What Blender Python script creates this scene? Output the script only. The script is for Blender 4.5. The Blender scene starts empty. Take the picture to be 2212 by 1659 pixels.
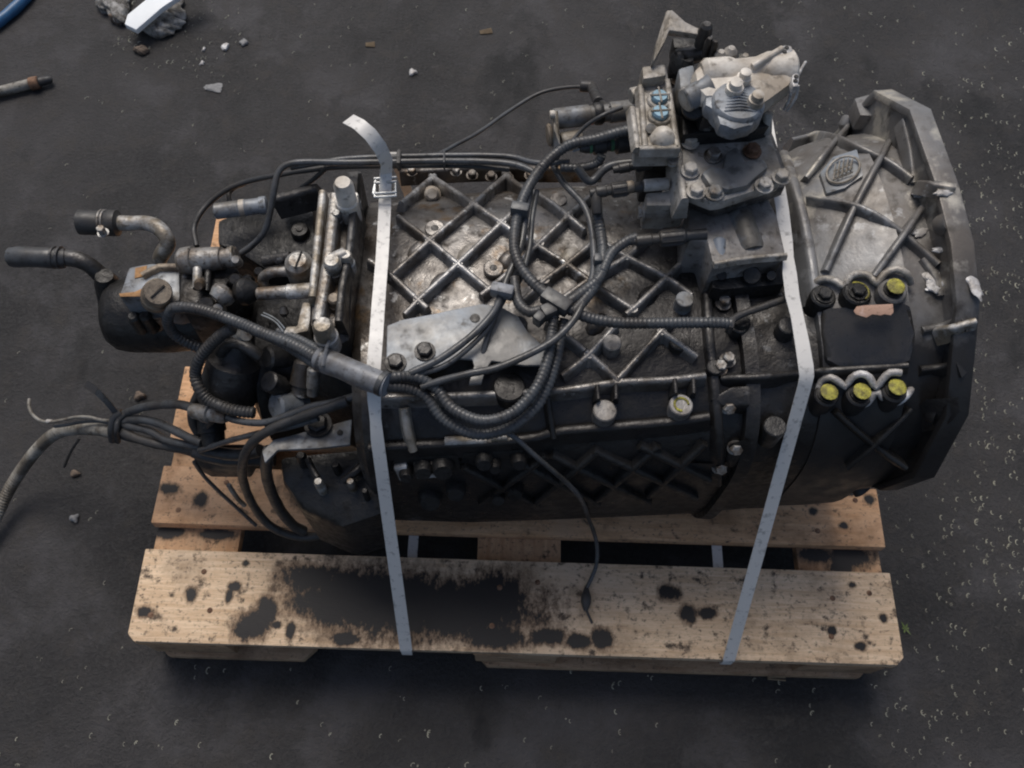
import bpy, bmesh, math, random
from mathutils import Vector, Matrix, Euler
from mathutils.bvhtree import BVHTree
from math import radians, sin, cos, pi
random.seed(7)
scn = bpy.context.scene
COL = scn.collection

# ------------------------------------------------------------------ camera, sky, sun, exposure
FPX = 1887.8
CAM = Vector((0.56861, -0.21787, 1.53191))
rv = Vector((0.45413, -0.01479, 0.03154))
RM = Matrix.Rotation(rv.length, 3, rv.normalized())
cd = bpy.data.cameras.new('camera'); cam = bpy.data.objects.new('camera', cd); COL.objects.link(cam)
cd.sensor_fit = 'HORIZONTAL'; cd.sensor_width = 36.0; cd.lens = 36.0 * FPX / 2212.0
cd.clip_start = 0.02; cd.clip_end = 200
cam.matrix_world = Matrix.Translation(CAM) @ RM.to_4x4()
scn.camera = cam

SUN_EL, SUN_AZ = radians(60), radians(-20)      # azimuth from +Y (behind the pallet) towards -X
w = bpy.data.worlds.new('World'); scn.world = w; w.use_nodes = True
nt = w.node_tree; nt.nodes.clear()
sky = nt.nodes.new('ShaderNodeTexSky'); sky.sky_type = 'NISHITA'; sky.sun_disc = False
sky.sun_elevation = SUN_EL; sky.sun_rotation = SUN_AZ; sky.air_density = 1.0; sky.dust_density = 4.0; sky.ozone_density = 1.0
bg = nt.nodes.new('ShaderNodeBackground'); bg.inputs['Strength'].default_value = 0.074
out = nt.nodes.new('ShaderNodeOutputWorld')
nt.links.new(sky.outputs[0], bg.inputs['Color']); nt.links.new(bg.outputs[0], out.inputs['Surface'])
sd = bpy.data.lights.new('sun', 'SUN'); sd.energy = 1.45; sd.angle = radians(32); sd.color = (1.0, 0.96, 0.9)
sun = bpy.data.objects.new('sun', sd); COL.objects.link(sun)
sdir = Vector((sin(SUN_AZ) * cos(SUN_EL), cos(SUN_AZ) * cos(SUN_EL), sin(SUN_EL)))
sun.rotation_euler = sdir.to_track_quat('Z', 'Y').to_euler(); sun.location = (0, 3, 4)
scn.view_settings.view_transform = 'Standard'; scn.view_settings.look = 'None'
scn.view_settings.exposure = 0.36; scn.view_settings.gamma = 1.0
scn.cycles.filter_width = 2.1

# ------------------------------------------------------------------ placing helpers
CR = {'O': (0, 0, 1), 'A': (0, 380.2, .3125), 'B': (345.6, 311.1, .3125), 'C': (1036.9, 0, .3125), 'D': (1555.4, 155.5, .2969),
      'E': (0, 691.3, .3125), 'F': (604.9, 691.3, .3125), 'G': (1209.7, 604.9, .3125), 'H': (1598.6, 553, .3177),
      'I': (0, 0, .3125), 'J': (864.1, 311.1, .3125), 'K': (216, 993.7, .4102), 'L': (1036.9, 993.7, .4492),
      'M': (1296.2, 388.8, .2344), 'N': (1296.2, 0, .2344)}
def ray(c, X, Y):
    ox, oy, s = CR[c]
    u, v = ox + X * s, oy + Y * s
    return (RM @ Vector((u - 1106, 829.5 - v, -FPX))).normalized()
def at(c, X, Y, z):
    d = ray(c, X, Y); return CAM + d * ((z - CAM.z) / d.z)
BODY = []          # BVH trees of the castings, to lay things on
def on(c, X, Y, off=0.0, dz=None):
    d = ray(c, X, Y); best = None
    for b in BODY:
        h = b.ray_cast(CAM, d)
        if h[0] is not None and (best is None or h[3] < best[3]): best = h
    if best is None: return at(c, X, Y, 0.5 + off)
    return best[0] + Vector((0, 0, off))
def P(c, pts): return [at(c, *p) for p in pts]
def S(c, pts, off): return [on(c, p[0], p[1], p[2] if len(p) > 2 else off) for p in pts]

# gearbox frame: s runs along the shaft (0 at the clutch flange, negative to the output), t to the back, z up
GO = at('O', 2104, 655, .70); GO = Vector((GO.x + .008, 0.479, 0.425))
YAW = radians(4.5)
GA = Vector((cos(YAW), sin(YAW), 0)); GT = Vector((-sin(YAW), cos(YAW), 0)); UP = Vector((0, 0, 1))
def G(s, t, z): return Vector((GO.x, GO.y, 0)) + GA * s + GT * t + UP * z

# ------------------------------------------------------------------ materials
def nod(nt, t, **k):
    n = nt.nodes.new(t)
    for a, b in k.items():
        if a[0] == '_': n.inputs[a[1:].replace('_', ' ')].default_value = b
        else: setattr(n, a, b)
    return n
def base_mat(name):
    m = bpy.data.materials.new(name); m.use_nodes = True; nt = m.node_tree
    return m, nt, nt.nodes['Principled BSDF'], nt.links.new, nod(nt, 'ShaderNodeNewGeometry').outputs['Position']
def ramp(nt, fac, a, b, ca=(0, 0, 0, 1), cb=(1, 1, 1, 1)):
    r = nod(nt, 'ShaderNodeValToRGB'); nt.links.new(fac, r.inputs[0])
    r.color_ramp.elements[0].position = a; r.color_ramp.elements[1].position = b
    r.color_ramp.elements[0].color = ca; r.color_ramp.elements[1].color = cb
    return r.outputs[0]
def noise(nt, pos, sc, det=4, rough=.55, stretch=None, dist=0.0):
    n = nod(nt, 'ShaderNodeTexNoise', _Scale=sc, _Detail=det, _Roughness=rough, _Distortion=dist)
    if stretch:
        mp = nod(nt, 'ShaderNodeMapping'); mp.inputs['Scale'].default_value = stretch
        nt.links.new(pos, mp.inputs[0]); nt.links.new(mp.outputs[0], n.inputs[0])
    else: nt.links.new(pos, n.inputs[0])
    return n.outputs[0]
def mix(nt, fac, a, b):
    m = nod(nt, 'ShaderNodeMix', data_type='RGBA')
    for v, i in ((fac, 0), (a, 6), (b, 7)):
        if hasattr(v, 'links') or hasattr(v, 'is_linked'): nt.links.new(v, m.inputs[i])
        else: m.inputs[i].default_value = v if i == 0 else (*v, 1)
    return m.outputs[2]
def bump(nt, h, st, dist, prev=None):
    b = nod(nt, 'ShaderNodeBump', _Strength=st, _Distance=dist); nt.links.new(h, b.inputs['Height'])
    if prev: nt.links.new(prev, b.inputs['Normal'])
    return b.outputs[0]
def grime(name, base, dirt, amt=.5, rough=(.35, .65), metal=.5, big=14, bmp=.35, third=None, wear=None, oil_shade=None):
    m, nt, p, L, pos = base_mat(name)
    n1 = noise(nt, pos, big, 6, .62); n2 = noise(nt, pos, big * 6, 4, .6); n3 = noise(nt, pos, 320, 3, .6)
    c = mix(nt, ramp(nt, n1, .5 - amt * .28, .72 - amt * .28), dirt, base)
    if third: c = mix(nt, ramp(nt, noise(nt, pos, big * 1.7 + 3, 5, .6), .57, .66), c, third)
    dk = tuple(x * .45 for x in dirt)
    c = mix(nt, ramp(nt, n2, .56, .72), c, dk)
    if wear: c = mix(nt, ramp(nt, noise(nt, pos, big * 3.1, 5, .7), .60, .66), c, wear)
    if oil_shade:      # old black oil and painted-in flank shade, ragged border: (direction, start, end)
        d = nod(nt, 'ShaderNodeVectorMath', operation='DOT_PRODUCT'); L(pos, d.inputs[0]); d.inputs[1].default_value = oil_shade[0]
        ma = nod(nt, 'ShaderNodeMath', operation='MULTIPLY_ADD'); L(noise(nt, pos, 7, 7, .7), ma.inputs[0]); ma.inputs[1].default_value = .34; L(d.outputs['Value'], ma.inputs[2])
        mr = nod(nt, 'ShaderNodeMapRange'); L(ma.outputs[0], mr.inputs[0]); mr.inputs[1].default_value = oil_shade[1] + .17; mr.inputs[2].default_value = oil_shade[2] + .17
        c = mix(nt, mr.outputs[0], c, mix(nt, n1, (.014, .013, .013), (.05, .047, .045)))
    L(c, p.inputs['Base Color'])
    r = nod(nt, 'ShaderNodeMapRange', _To_Min=rough[0], _To_Max=rough[1]); L(n2, r.inputs[0]); r.inputs[1].default_value = .35; r.inputs[2].default_value = .65
    L(r.outputs[0], p.inputs['Roughness'])
    p.inputs['Metallic'].default_value = metal
    b = bump(nt, n2, bmp, .004); b = bump(nt, n3, bmp * .8, .0012, b); L(b, p.inputs['Normal'])
    return m
def plain(name, col, rough=.5, metal=0.0, var=.35, sc=40, bmp=.1):
    m, nt, p, L, pos = base_mat(name)
    n = noise(nt, pos, sc, 5, .6)
    L(mix(nt, ramp(nt, n, .35, .65), tuple(x * (1 - var) for x in col), col), p.inputs['Base Color'])
    p.inputs['Roughness'].default_value = rough; p.inputs['Metallic'].default_value = metal
    L(bump(nt, noise(nt, pos, sc * 5, 3), bmp, .001), p.inputs['Normal'])
    return m
M = {}
M['alu'] = grime('grimy_aluminium', (.20, .19, .18), (.050, .038, .028), .42, (.26, .55), .5, 9, .45, third=(.13, .085, .045), wear=(.46, .45, .43), oil_shade=((1, -1.6, 0), .0, .15))
M['rib'] = grime('rubbed_rib_metal', (.34, .335, .33), (.11, .095, .08), .38, (.28, .5), .5, 14, .4, wear=(.46, .46, .45), oil_shade=((1, -.8, 0), .35, 1.1))
M['plate'] = grime('plate_blue_grey', (.25, .285, .325), (.18, .175, .165), .30, (.30, .5), .1, 10, .12)
M['alu_light'] = grime('dusty_aluminium', (.48, .455, .42), (.20, .175, .14), .32, (.35, .6), .15, 18, .4)
M['alu_mid'] = grime('dull_aluminium', (.085, .083, .082), (.032, .028, .024), .45, (.30, .58), .5, 15, .4, wear=(.17, .17, .17), oil_shade=((0, -1, 0), -.36, -.20))
M['alu_bell'] = grime('clutch_housing_metal', (.23, .23, .23), (.13, .115, .10), .45, (.36, .58), .3, 6, .25, third=(.46, .43, .37), wear=(.31, .31, .31), oil_shade=((0, -1, 0), -.37, -.30))
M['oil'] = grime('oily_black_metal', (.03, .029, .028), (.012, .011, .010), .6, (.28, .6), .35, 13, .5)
M['bare'] = grime('bare_bright_metal', (.58, .58, .57), (.2, .17, .13), .25, (.38, .62), .4, 30, .2)
M['steel'] = grime('worn_steel', (.34, .335, .32), (.12, .085, .055), .4, (.34, .58), .5, 30, .25)
M['rusty'] = grime('rusty_steel', (.26, .15, .09), (.10, .05, .03), .5, (.5, .8), .3, 60, .4)
M['alu_grey'] = grime('grey_casting', (.30, .29, .28), (.13, .115, .10), .40, (.4, .65), .2, 15, .35)
M['cream'] = grime('pale_dusty_casting', (.74, .70, .63), (.34, .29, .23), .28, (.45, .7), .1, 13, .3)
M['bluegrey'] = grime('blue_grey_paint', (.26, .285, .315), (.12, .11, .095), .36, (.35, .6), .15, 16, .15)
M['rubber'] = grime('black_rubber', (.035, .036, .038), (.05, .045, .04), .4, (.35, .6), 0, 20, .15)
M['gloss'] = grime('black_gloss_cover', (.022, .023, .026), (.04, .037, .034), .2, (.22, .4), 0, 12, .08)
M['conduit'] = grime('grey_plastic_conduit', (.075, .08, .085), (.045, .042, .04), .5, (.3, .5), 0, 20, .1)
M['hose'] = grime('smooth_plastic_hose', (.085, .09, .097), (.05, .048, .045), .4, (.25, .42), 0, 20, .08)
M['pale_conduit'] = grime('faded_conduit', (.30, .285, .25), (.10, .085, .065), .4, (.45, .7), 0, 22, .3)
M['sleeve'] = grime('grey_sleeve', (.24, .255, .28), (.10, .095, .09), .4, (.35, .5), 0, 22, .1)
M['green'] = plain('green_seal', (.10, .28, .15), .5)
M['blue_screw'] = plain('blue_zinc_screw', (.24, .38, .47), .35, .4)
M['yellow'] = grime('yellow_paint_dab', (.52, .48, .07), (.16, .14, .03), .30, (.45, .7), 0, 80, .4)
M['white_paint'] = grime('white_scraped_metal', (.72, .72, .72), (.35, .33, .31), .2, (.4, .6), .2, 40, .3)
M['strap'] = grime('white_strapping', (.93, .95, .98), (.70, .68, .64), -.9, (.3, .45), 0, 17, .1)
M['wire'] = plain('galvanised_wire', (.62, .63, .62), .3, .7)
M['label'] = grime('pink_paper_label', (.80, .66, .63), (.45, .28, .20), .0, (.6, .8), 0, 60, .1)
M['tan'] = grime('tan_plug', (.33, .27, .20), (.15, .12, .09), .4, (.45, .65), .2, 40, .25)
M['rust_orange'] = grime('orange_stain', (.42, .22, .08), (.2, .11, .05), .4, (.6, .8), 0, 40, .2)
M['blue'] = plain('blue_hose', (.03, .12, .26), .4)
M['white'] = plain('white_plastic', (.92, .95, .95), .4, 0, .04)
M['leaf'] = plain('green_leaf', (.12, .17, .04), .6)
M['stone'] = plain('pale_stone', (.26, .26, .26), .7, 0, .3, 120)
M['brown_stone'] = plain('brown_stone', (.16, .12, .09), .8, 0, .4, 120)
M['chip'] = plain('pale_glint_grit', (.62, .60, .48), .5, .2, .5, 25)
M['splinter'] = plain('wood_splinter', (.32, .24, .15), .8)
def mk_rag():
    return grime('crumpled_dirty_film', (.42, .41, .39), (.10, .09, .075), .4, (.18, .4), 0, 34, 1.0)
M['rag'] = mk_rag()

# ground: dark damp tarmac
def ground_mat():
    m, nt, p, L, pos = base_mat('dark_tarmac')
    n1 = noise(nt, pos, 2.2, 7, .65); n2 = noise(nt, pos, 16, 6, .7); n3 = noise(nt, pos, 140, 4, .7); n4 = noise(nt, pos, 420, 3, .7)
    c = mix(nt, ramp(nt, n1, .40, .62), (.012, .0108, .0105), (.045, .0415, .0415))
    c = mix(nt, ramp(nt, n2, .52, .68), c, (.047, .041, .036))
    c = mix(nt, ramp(nt, n3, .45, .75), c, (.044, .041, .041))
    c = mix(nt, ramp(nt, n4, .30, .46), (.008, .0075, .008), c)
    c = mix(nt, ramp(nt, noise(nt, pos, 4.5, 7, .75), .52, .64), c, (.058, .055, .057))
    c = mix(nt, ramp(nt, noise(nt, pos, 28, 6, .75, (1, 1.4, 1)), .60, .70), c, (.055, .052, .050))
    c = mix(nt, ramp(nt, noise(nt, pos, 3.3, 5, .6, (1.3, .8, 1)), .33, .42), (.008, .0075, .0075), c)
    L(c, p.inputs['Base Color'])
    r = nod(nt, 'ShaderNodeMapRange', _To_Min=.42, _To_Max=.8); L(n2, r.inputs[0]); L(r.outputs[0], p.inputs['Roughness'])
    b = bump(nt, n2, .6, .012); b = bump(nt, n3, .9, .006, b); b = bump(nt, n4, .8, .003, b); L(b, p.inputs['Normal'])
    return m
M['ground'] = ground_mat()

def wood_mat(name, light, dark, stains=(), grain=(1.2, 14, 14), dirt=.5):
    m, nt, p, L, pos = base_mat(name)
    g1 = noise(nt, pos, 9, 6, .6, grain, .6); g2 = noise(nt, pos, 60, 4, .6, grain); n = noise(nt, pos, 5, 5, .6)
    sp = noise(nt, pos, 46, 4, .7); sp2 = noise(nt, pos, 130, 3, .7, (1, 1.3, 1))
    c = mix(nt, ramp(nt, g1, .34, .66), dark, light)
    c = mix(nt, ramp(nt, g2, .5, .85), c, tuple(x * .62 for x in dark))
    c = mix(nt, ramp(nt, n, .52, .72), c, tuple(x * .75 + .05 for x in light))
    c = mix(nt, ramp(nt, sp, .64 - .09 * dirt, .74 - .08 * dirt), c, (.075, .055, .04))
    c = mix(nt, ramp(nt, noise(nt, pos, 11, 6, .7), .50, .74), c, tuple(x * .55 for x in dark))
    c = mix(nt, ramp(nt, sp2, .62 - .06 * dirt, .72), c, (.10, .07, .05))
    if stains:
        edge = nod(nt, 'ShaderNodeMix', data_type='FLOAT'); edge.inputs[0].default_value = .5
        L(noise(nt, pos, 24, 7, .72, (1.25, .8, 1)), edge.inputs[2]); L(noise(nt, pos, 95, 5, .75, (1.3, .7, 1)), edge.inputs[3])
        mask = None
        for (sx, sy, rx, ry) in stains:
            v = nod(nt, 'ShaderNodeVectorMath', operation='SUBTRACT'); L(pos, v.inputs[0]); v.inputs[1].default_value = (sx, sy, .144)
            d = nod(nt, 'ShaderNodeVectorMath', operation='DIVIDE'); L(v.outputs[0], d.inputs[0]); d.inputs[1].default_value = (rx, ry, 1)
            l = nod(nt, 'ShaderNodeVectorMath', operation='LENGTH'); L(d.outputs[0], l.inputs[0])
            if mask is None: mask = l.outputs['Value']
            else:
                mn = nod(nt, 'ShaderNodeMath', operation='SMOOTH_MIN'); L(mask, mn.inputs[0]); L(l.outputs['Value'], mn.inputs[1]); mn.inputs[2].default_value = .25; mask = mn.outputs[0]
        ad = nod(nt, 'ShaderNodeMath', operation='MULTIPLY_ADD'); L(edge.outputs[0], ad.inputs[0]); ad.inputs[1].default_value = 3.0; L(mask, ad.inputs[2])
        fr_ = scale(nt, ad.outputs[0], .3); c = mix(nt, ramp(nt, fr_, .745, .92), (.16, .105, .065), c); c = mix(nt, ramp(nt, fr_, .705, .765), (.012, .0095, .008), c)
        rr = ramp(nt, fr_, .705, .765, (.6, .6, .6, 1), (.85, .85, .85, 1)); L(rr, p.inputs['Roughness'])
    else: p.inputs['Roughness'].default_value = .8
    L(c, p.inputs['Base Color'])
    b = bump(nt, g2, .35, .0015); b = bump(nt, sp2, .3, .001, b); L(b, p.inputs['Normal'])
    return m
def scale(nt, v, k):
    n = nod(nt, 'ShaderNodeMath', operation='MULTIPLY'); nt.links.new(v, n.inputs[0]); n.inputs[1].default_value = k; return n.outputs[0]

def st(c, X, Y, rx, ry):
    p = at(c, X, Y, .144); return (p.x, p.y, rx, ry)
near_stains = [st('K', 1350, 720, .10, .048), st('K', 1600, 760, .11, .05), st('K', 1900, 790, .12, .045), st('K', 2080, 740, .05, .045), st('K', 1120, 620, .05, .022),
               st('K', 800, 880, .028, .022), st('K', 880, 800, .016, .02), st('K', 480, 710, .009, .012), st('K', 712, 665, .009, .007), st('K', 1005, 895, .007, .013),
               st('L', 905, 640, .016, .012), st('L', 1095, 735, .013, .008), st('L', 590, 860, .016, .014), st('L', 60, 850, .05, .02), st('L', 330, 850, .03, .012), st('L', 1690, 820, .007, .006),
               st('L', 1790, 600, .006, .005), st('K', 770, 545, .005, .005), st('L', 470, 870, .02, .010), st('K', 680, 720, .005, .01), st('K', 930, 870, .008, .006), st('K', 1290, 940, .02, .010),
               st('K', 240, 800, .012, .008), st('L', 1000, 740, .012, .014), st('L', 1830, 895, .008, .006), st('L', 1940, 760, .006, .006)]
second_stains = [st('K', 370, 150, .016, .009), st('K', 530, 210, .01, .012), st('L', 1780, 155, .007, .006), st('L', 1870, 190, .008, .008), st('L', 1748, 315, .006, .005), st('L', 1600, 245, .006, .006), st('L', 1720, 160, .01, .005),
                 st('K', 1200, 150, .06, .03), st('L', 300, 180, .2, .02)]
cross_stains = [st('L', 1640, 440, .03, .012), st('L', 1800, 450, .04, .016), st('L', 1760, 500, .02, .012), st('K', 330, 360, .025, .01), st('K', 600, 370, .03, .008)]
M['wood_near'] = wood_mat('weathered_board_wood', (.80, .61, .42), (.58, .40, .245), near_stains, dirt=.9)
M['wood_second'] = wood_mat('brown_board_wood', (.74, .455, .26), (.56, .31, .155), second_stains, dirt=.6)
M['wood_cross'] = wood_mat('cross_board_wood', (.66, .42, .24), (.48, .27, .14), cross_stains, (14, 1.2, 14), .8)
M['wood_block'] = wood_mat('block_wood', (.50, .34, .21), (.33, .20, .11), (), (2, 12, 12), .5)

# ------------------------------------------------------------------ mesh helpers (each call returns ONE object)
def link(name, me, mat, parent=None, label=None, kind=None):
    o = bpy.data.objects.new(name, me)
    if mat: me.materials.append(M[mat] if isinstance(mat, str) else mat)
    vs = me.vertices
    if len(vs):
        lo = Vector((min(v.co.x for v in vs), min(v.co.y for v in vs), min(v.co.z for v in vs)))
        hi = Vector((max(v.co.x for v in vs), max(v.co.y for v in vs), max(v.co.z for v in vs)))
        c = Vector(((lo.x + hi.x) / 2, (lo.y + hi.y) / 2, lo.z))
        me.transform(Matrix.Translation(-c))
    else: c = Vector()
    COL.objects.link(o)
    if parent is not None:
        o.parent = parent; pw = Vector(parent['wp']); o.location = c - pw
    else: o.location = c
    o['wp'] = list(c)
    if label: o['label'] = label
    if kind: o['kind'] = kind
    return o
def thing(name, loc, label, cat, group=None):
    o = bpy.data.objects.new(name, None); COL.objects.link(o); o.location = loc; o.empty_display_size = .05
    o['wp'] = list(loc); o['label'] = label; o['category'] = cat
    if group: o['group'] = group
    return o
def tag(o, label, cat, group=None):
    o['label'] = label; o['category'] = cat
    if group: o['group'] = group
    return o
def fin(name, bm, mat, parent=None, label=None, kind=None, bev=0, seg=2, ang=38, smooth=True):
    bmesh.ops.recalc_face_normals(bm, faces=bm.faces)
    if bev:
        es = [e for e in bm.edges if len(e.link_faces) == 2 and e.calc_face_angle(0) > radians(35)]
        if es: bmesh.ops.bevel(bm, geom=es, offset=bev, segments=seg, profile=.6, affect='EDGES', clamp_overlap=True)
    me = bpy.data.meshes.new(name); bm.to_mesh(me); bm.free()
    if smooth:
        me.shade_smooth(); me.set_sharp_from_angle(angle=radians(ang))
    return link(name, me, mat, parent, label, kind)
def smooth_path(pts, step=.006):
    if len(pts) < 3:
        n = max(2, int((pts[1] - pts[0]).length / step)); return [pts[0].lerp(pts[1], i / n) for i in range(n + 1)]
    q = [pts[0] * 2 - pts[1]] + list(pts) + [pts[-1] * 2 - pts[-2]]; o = []
    for i in range(1, len(q) - 2):
        a, b, c, d = q[i - 1:i + 3]; n = max(1, int((c - b).length / step))
        for k in range(n):
            t = k / n; t2, t3 = t * t, t * t * t
            o.append(.5 * ((2 * b) + (c - a) * t + (2 * a - 5 * b + 4 * c - d) * t2 + (3 * b - a - 3 * c + d) * t3))
    o.append(pts[-1]); return o
def sweep(bm, path, radf, seg=10, cap=True):
    rings = []; up = None; n = len(path)
    for i, p in enumerate(path):
        t = (path[min(i + 1, n - 1)] - path[max(i - 1, 0)])
        t = t.normalized() if t.length > 1e-9 else Vector((1, 0, 0))
        if up is None: up = Vector((0, 0, 1)) if abs(t.z) < .9 else Vector((1, 0, 0))
        a = (up - t * up.dot(t)).normalized(); b = t.cross(a); up = a
        r = radf(i)
        rings.append([bm.verts.new(p + (a * cos(2 * pi * k / seg) + b * sin(2 * pi * k / seg)) * r) for k in range(seg)])
    for A, B in zip(rings, rings[1:]):
        for k in range(seg): bm.faces.new((A[k], A[(k + 1) % seg], B[(k + 1) % seg], B[k]))
    if cap: bm.faces.new(rings[0][::-1]); bm.faces.new(rings[-1])
RS = 1.0          # working radius scale of the section being built
def tube(name, pts, r, mat, parent=None, label=None, corr=False, seg=12, step=.005, taper=None):
    r = r * RS
    bm = bmesh.new()
    if corr:
        path = smooth_path(pts, .0017)
        sweep(bm, path, lambda i: r * (1.0 if i % 3 else .86), seg)
        o = fin(name, bm, mat, parent, label, ang=60)
    else:
        path = smooth_path(pts, step); n = len(path)
        sweep(bm, path, (lambda i: r * (taper[0] + (taper[1] - taper[0]) * i / n)) if taper else (lambda i: r * (1 + .03 * sin(i * .7))), seg)
        o = fin(name, bm, mat, parent, label, ang=50)
    return o
def lathe(name, p0, p1, prof, mat, parent=None, label=None, seg=24, bev=0, kind=None):
    """prof: list of (fraction along p0->p1, radius)"""
    bm = bmesh.new(); t = (p1 - p0); L = t.length; t = t / L
    a = t.orthogonal().normalized(); b = t.cross(a); rings = []
    for f, r in prof:
        c = p0 + t * (L * f); rings.append([bm.verts.new(c + (a * cos(2 * pi * k / seg) + b * sin(2 * pi * k / seg)) * max(r * RS, 1e-4)) for k in range(seg)])
    for A, B in zip(rings, rings[1:]):
        for k in range(seg): bm.faces.new((A[k], A[(k + 1) % seg], B[(k + 1) % seg], B[k]))
    bm.faces.new(rings[0][::-1]); bm.faces.new(rings[-1])
    return fin(name, bm, mat, parent, label, kind, ang=32)
def cyl(name, p0, p1, r, mat, parent=None, label=None, seg=24, ch=.12):
    L = (p1 - p0).length; f = min(.3, r * ch / L)
    return lathe(name, p0, p1, [(0, r * (1 - ch)), (f, r), (1 - f, r), (1, r * (1 - ch))], mat, parent, label, seg)
def prism(name, pts, depth, mat, parent=None, label=None, bev=.003, taper=0.0, axis=None, kind=None, hole=None):
    """outline (world points) pushed DOWN by depth along -axis"""
    bm = bmesh.new(); ax = axis or Vector((0, 0, -1)); c = sum(pts, Vector()) / len(pts)
    t = [bm.verts.new(p) for p in pts]; b = [bm.verts.new(p + (p - c) * taper + ax * depth) for p in pts]
    n = len(pts); bm.faces.new(t); bm.faces.new(b[::-1])
    for i in range(n): bm.faces.new((t[i], b[i], b[(i + 1) % n], t[(i + 1) % n]))
    return fin(name, bm, mat, parent, label, kind, bev=bev)
def box(name, lo, hi, mat, parent=None, label=None, bev=.002, jit=0, kind=None, chamfer=None):
    x0, y0, z0 = lo; x1, y1, z1 = hi
    bm = bmesh.new()
    if chamfer:      # chamfered corners on the -y side
        o = [(x0, y1), (x0, y0 + chamfer), (x0 + chamfer, y0), (x1 - chamfer, y0), (x1, y0 + chamfer), (x1, y1)]
        t = [bm.verts.new((x, y, z1)) for x, y in o]; b = [bm.verts.new((x, y, z0)) for x, y in o]; n = len(o)
        bm.faces.new(t); bm.faces.new(b[::-1])
        for i in range(n): bm.faces.new((t[i], b[i], b[(i + 1) % n], t[(i + 1) % n]))
    else:
        bmesh.ops.create_cube(bm, size=1)
        for v in bm.verts: v.co = Vector((x0 + (v.co.x + .5) * (x1 - x0), y0 + (v.co.y + .5) * (y1 - y0), z0 + (v.co.z + .5) * (z1 - z0)))
    for v in bm.verts: v.co += Vector((random.uniform(-jit, jit), random.uniform(-jit, jit), 0))
    return fin(name, bm, mat, parent, label, kind, bev=bev)
def bolt(p, r=.009, h=.008, mat='steel', parent=None, name='bolt', label=None, axis=UP, washer=True, stem=.0):
    axis = axis.normalized(); a = axis.orthogonal().normalized(); b = axis.cross(a); bm = bmesh.new()
    th = random.random()
    def ring(rad, off, n, ph=0): return [bm.verts.new(p + axis * off + (a * cos(2 * pi * k / n + ph) + b * sin(2 * pi * k / n + ph)) * rad) for k in range(n)]
    if washer:
        A, B = ring(r * 1.35, -stem, 18), ring(r * 1.35, r * .25, 18)
        for k in range(18): bm.faces.new((A[k], A[(k + 1) % 18], B[(k + 1) % 18], B[k]))
        bm.faces.new(B); bm.faces.new(A[::-1])
    A, B, C = ring(r, r * .2, 6, th), ring(r, h, 6, th), ring(r * .82, h + r * .12, 6, th)
    for X, Y in ((A, B), (B, C)):
        for k in range(6): bm.faces.new((X[k], X[(k + 1) % 6], Y[(k + 1) % 6], Y[k]))
    bm.faces.new(C); bm.faces.new(A[::-1])
    return fin(name, bm, mat, parent, label, ang=25)
def rib(pts, wd=.008, h=.018, mat='alu', parent=None, name='rib', label=None, sink=.012, nrm=None):
    """a cast rib: pts lie on the casting, rounded top at h above"""
    path = smooth_path(pts, .012) if len(pts) > 2 else smooth_path(pts, .02)
    bm = bmesh.new(); rings = []; n = len(path)
    for i, p in enumerate(path):
        t = (path[min(i + 1, n - 1)] - path[max(i - 1, 0)]).normalized()
        N = (nrm or UP); N = (N - t * N.dot(t)).normalized(); s = t.cross(N).normalized()
        prof = [(-wd * .95, -sink), (-wd * .5, h * .55), (-wd * .42, h * .88), (-wd * .18, h), (wd * .18, h), (wd * .42, h * .88), (wd * .5, h * .55), (wd * .95, -sink)]
        rings.append([bm.verts.new(p + s * x + N * y) for x, y in prof])
    k8 = len(rings[0])
    for A, B in zip(rings, rings[1:]):
        for k in range(k8): bm.faces.new((A[k], A[(k + 1) % k8], B[(k + 1) % k8], B[k]))
    bm.faces.new(rings[0][::-1]); bm.faces.new(rings[-1])
    return fin(name, bm, mat, parent, label, ang=60)
def band(name, pts, wd, mat, parent=None, label=None, th=.0012, wdir=Vector((1, 0, 0)), step=.02, smooth=True):
    """flat strapping: pts = (point, width factor)"""
    P3 = [p[0] for p in pts]; fs = [p[1] for p in pts]
    bm = bmesh.new(); rings = []; n = len(P3)
    for i, p in enumerate(P3):
        t = (P3[min(i + 1, n - 1)] - P3[max(i - 1, 0)]).normalized()
        wv = (wdir - t * wdir.dot(t)).normalized(); N = wv.cross(t).normalized(); h = wd * .5 * fs[i]
        rings.append([bm.verts.new(p + wv * x + N * y) for x, y in ((-h, 0), (-h, th), (h, th), (h, 0))])
    for A, B in zip(rings, rings[1:]):
        for k in range(4): bm.faces.new((A[k], A[(k + 1) % 4], B[(k + 1) % 4], B[k]))
    bm.faces.new(rings[0][::-1]); bm.faces.new(rings[-1])
    return fin(name, bm, mat, parent, label, ang=50)
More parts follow.
